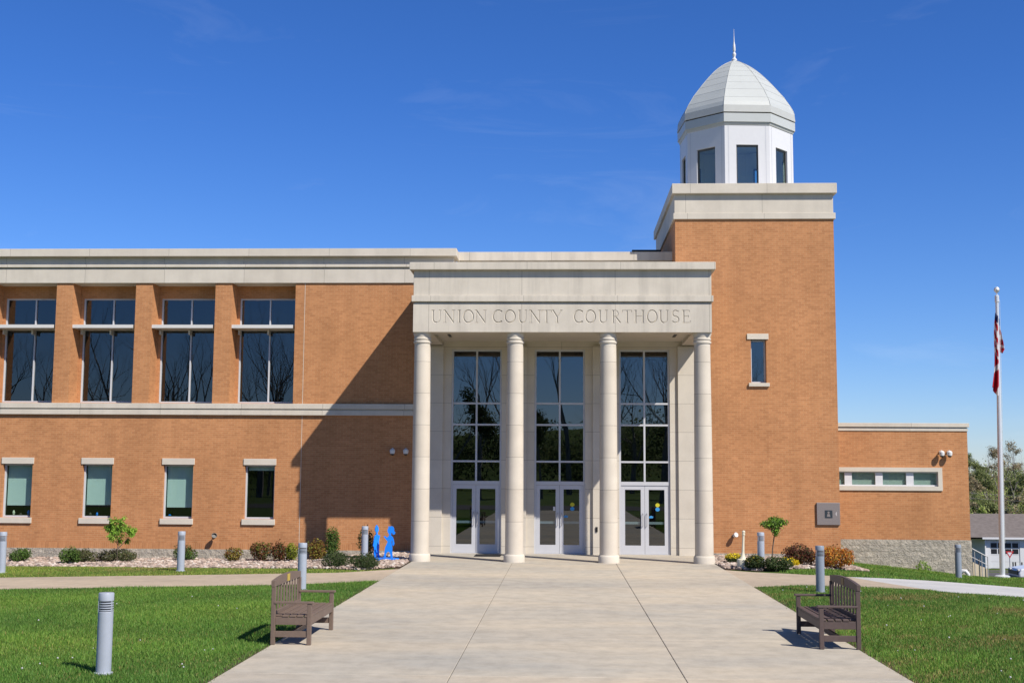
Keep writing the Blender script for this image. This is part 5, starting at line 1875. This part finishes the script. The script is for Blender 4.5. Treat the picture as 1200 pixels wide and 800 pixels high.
def wood_tree(x, y, H, W, pal, n, seed, label, group, bare=False):
    z = hill_z(x, y) if y > 150 else Tz(x, y)
    e_ = empty('tree', (x, y, z - .1), label, 'tree', group)
    g = np.random.default_rng(seed)
    mb = MB(); tips = []
    limb_tree(mb, (0, 0, 0), (0, 0, 1), H * .34, H * .019, 4 if not bare else (6 if y < 0 else 5), g, .40, 6, tips, .20, .66 if not bare else .70, (2, 3))
    mb.build('trunk', M['bark_grey'], e_, smooth=True)
    if n:
        tp = np.array(tips)
        kx = W / max(1e-3, np.abs(tp[:, :2]).max())
        k = min(len(tp), 60)
        tp = tp[g.choice(len(tp), k, replace=False)]
        r0 = W * .22
        leaf_cloud(tp.tolist(), [(r0, r0, r0 * .75)] * k, n * 3, .13, pal, seed=seed + 1, parent=e_, name='crown', fill=.1, aspect=.6, clump=0, lum=.4)
    return e_


g = np.random.default_rng(33)
kinds = [('bright spring green tree on the hillside behind garage', SPR, 900, False, 'bright green hillside trees'),
         ('dull olive tree on the hillside behind garage', SPR_D, 900, False, 'olive hillside trees'),
         ('brownish budding tree on the hillside behind garage', SPR_B, 520, False, 'budding hillside trees'),
         ('bare grey branched tree on the hillside behind garage', None, 0, True, 'bare hillside trees')]
spots = []
for row, (y0, nrow) in enumerate(((158, 10), (172, 10), (190, 11), (210, 10), (232, 9))):
    for q in range(nrow):
        pxx = 1105 + (q + .5 + g.uniform(-.3, .3)) * 190 / nrow
        spots.append((at(pxx, 560, y0)[0], y0 + g.uniform(-5, 5), row))
for k, (x, y, row) in enumerate(spots):
    kind = [0, 1, 0, 2, 0][k % 5] if row == 0 else ([1, 2, 3, 0, 2, 1][k % 6] if row < 3 else [3, 3, 1, 3, 2][k % 5])
    lab, pal, n, bare, grp = kinds[kind]
    H = [5.5, 8.0, 10.0, 11.0, 12.5][row] * g.uniform(.85, 1.12)
    wood_tree(x, y, H, H * .30, pal, n, 100 + k, lab, grp, bare)

g = np.random.default_rng(55)
hc = [(at(930 + g.uniform(0, 520), 560, yy)[0], yy) for yy in g.uniform(152, 270, 380)]
under = leaf_cloud([(x, y, hill_z(x, y) + 2.2 + g.uniform(-.6, 2.2)) for x, y in hc], [(2.6, 2.6, g.uniform(2.2, 3.6)) for _ in hc], 120000, .18, SPR + SPR + SPR_D + SPR_B + [(.30, .26, .20)], seed=56, name='hillside_wood', fill=.05, aspect=.5, lum=.4)
tag(under, kind='stuff')

# trees across the street behind the photographer: they show as reflections in the glass
for k, (x, y, H) in enumerate(((-26, -30, 18), (-31, -44, 20), (-36, -34, 19), (-41, -46, 20), (-46, -28, 18), (-52, -40, 20), (-20, -48, 18), (3.5, -34, 15), (9, -30, 17), (13, -46, 17), (19, -38, 16))):
    e_ = wood_tree(x, y, H, H * .3, SPR_D, 0, 300 + k, 'leafless street tree across the road, seen only as a reflection in the glass', 'leafless trees reflected in the windows', True)
for k, (x, y, H) in enumerate(((-8, -40, 11), (-2, -44, 10), (14, -46, 11), (-22, -50, 12), (-32, -52, 11), (26, -50, 12))):
    e_ = wood_tree(x, y, H, H * .4, DARK, 1400, 400 + k, 'leafy street tree across the road, seen only as a reflection in the glass', 'leafy trees reflected in the windows')
g = np.random.default_rng(76)
bare_src = [o for o in bpy.data.objects if o.type == 'EMPTY' and o.get('group') == 'leafless trees reflected in the windows']
for k in range(34):
    sc_ = bare_src[k % len(bare_src)]
    c = copy_thing(sc_, (-118 + 4.9 * k + g.uniform(-2, 2), g.uniform(-88, -58), 0), sc_['label'], sc_['group'], rz=g.uniform(0, 6.28))
    c.scale = (1.15, 1.15, g.uniform(1.05, 1.4))
bx_ = np.linspace(-260, 220, 50); by_ = np.linspace(-240, -104, 24)  # unseen dark bank, added to close sky gaps in the window reflections
Xb, Yb = np.meshgrid(bx_, by_)
Zb = -.3 + 11 * ss(104, 150, -Yb) + 1.5 * np.sin(Xb * .045)
ib = np.arange(49)[None, :] + np.arange(23)[:, None] * 50
tag(np_mesh('hill', np.stack([Xb.ravel(), Yb.ravel(), Zb.ravel()], 1), np.stack([ib, ib + 1, ib + 51, ib + 50], -1).reshape(-1, 4), M['ground'], smooth=True), kind='structure')
g = np.random.default_rng(77)
cs = [(x, -98 + g.uniform(-6, 6), 4.5 + g.uniform(-1, 3)) for x in np.arange(-150, 121, 5)]
wood = leaf_cloud(cs, [(6, 4, 5.5)] * len(cs), 90000, .26, DARK + SPR_D, seed=78, name='distant_wood', fill=.1)
tag(wood, kind='stuff')
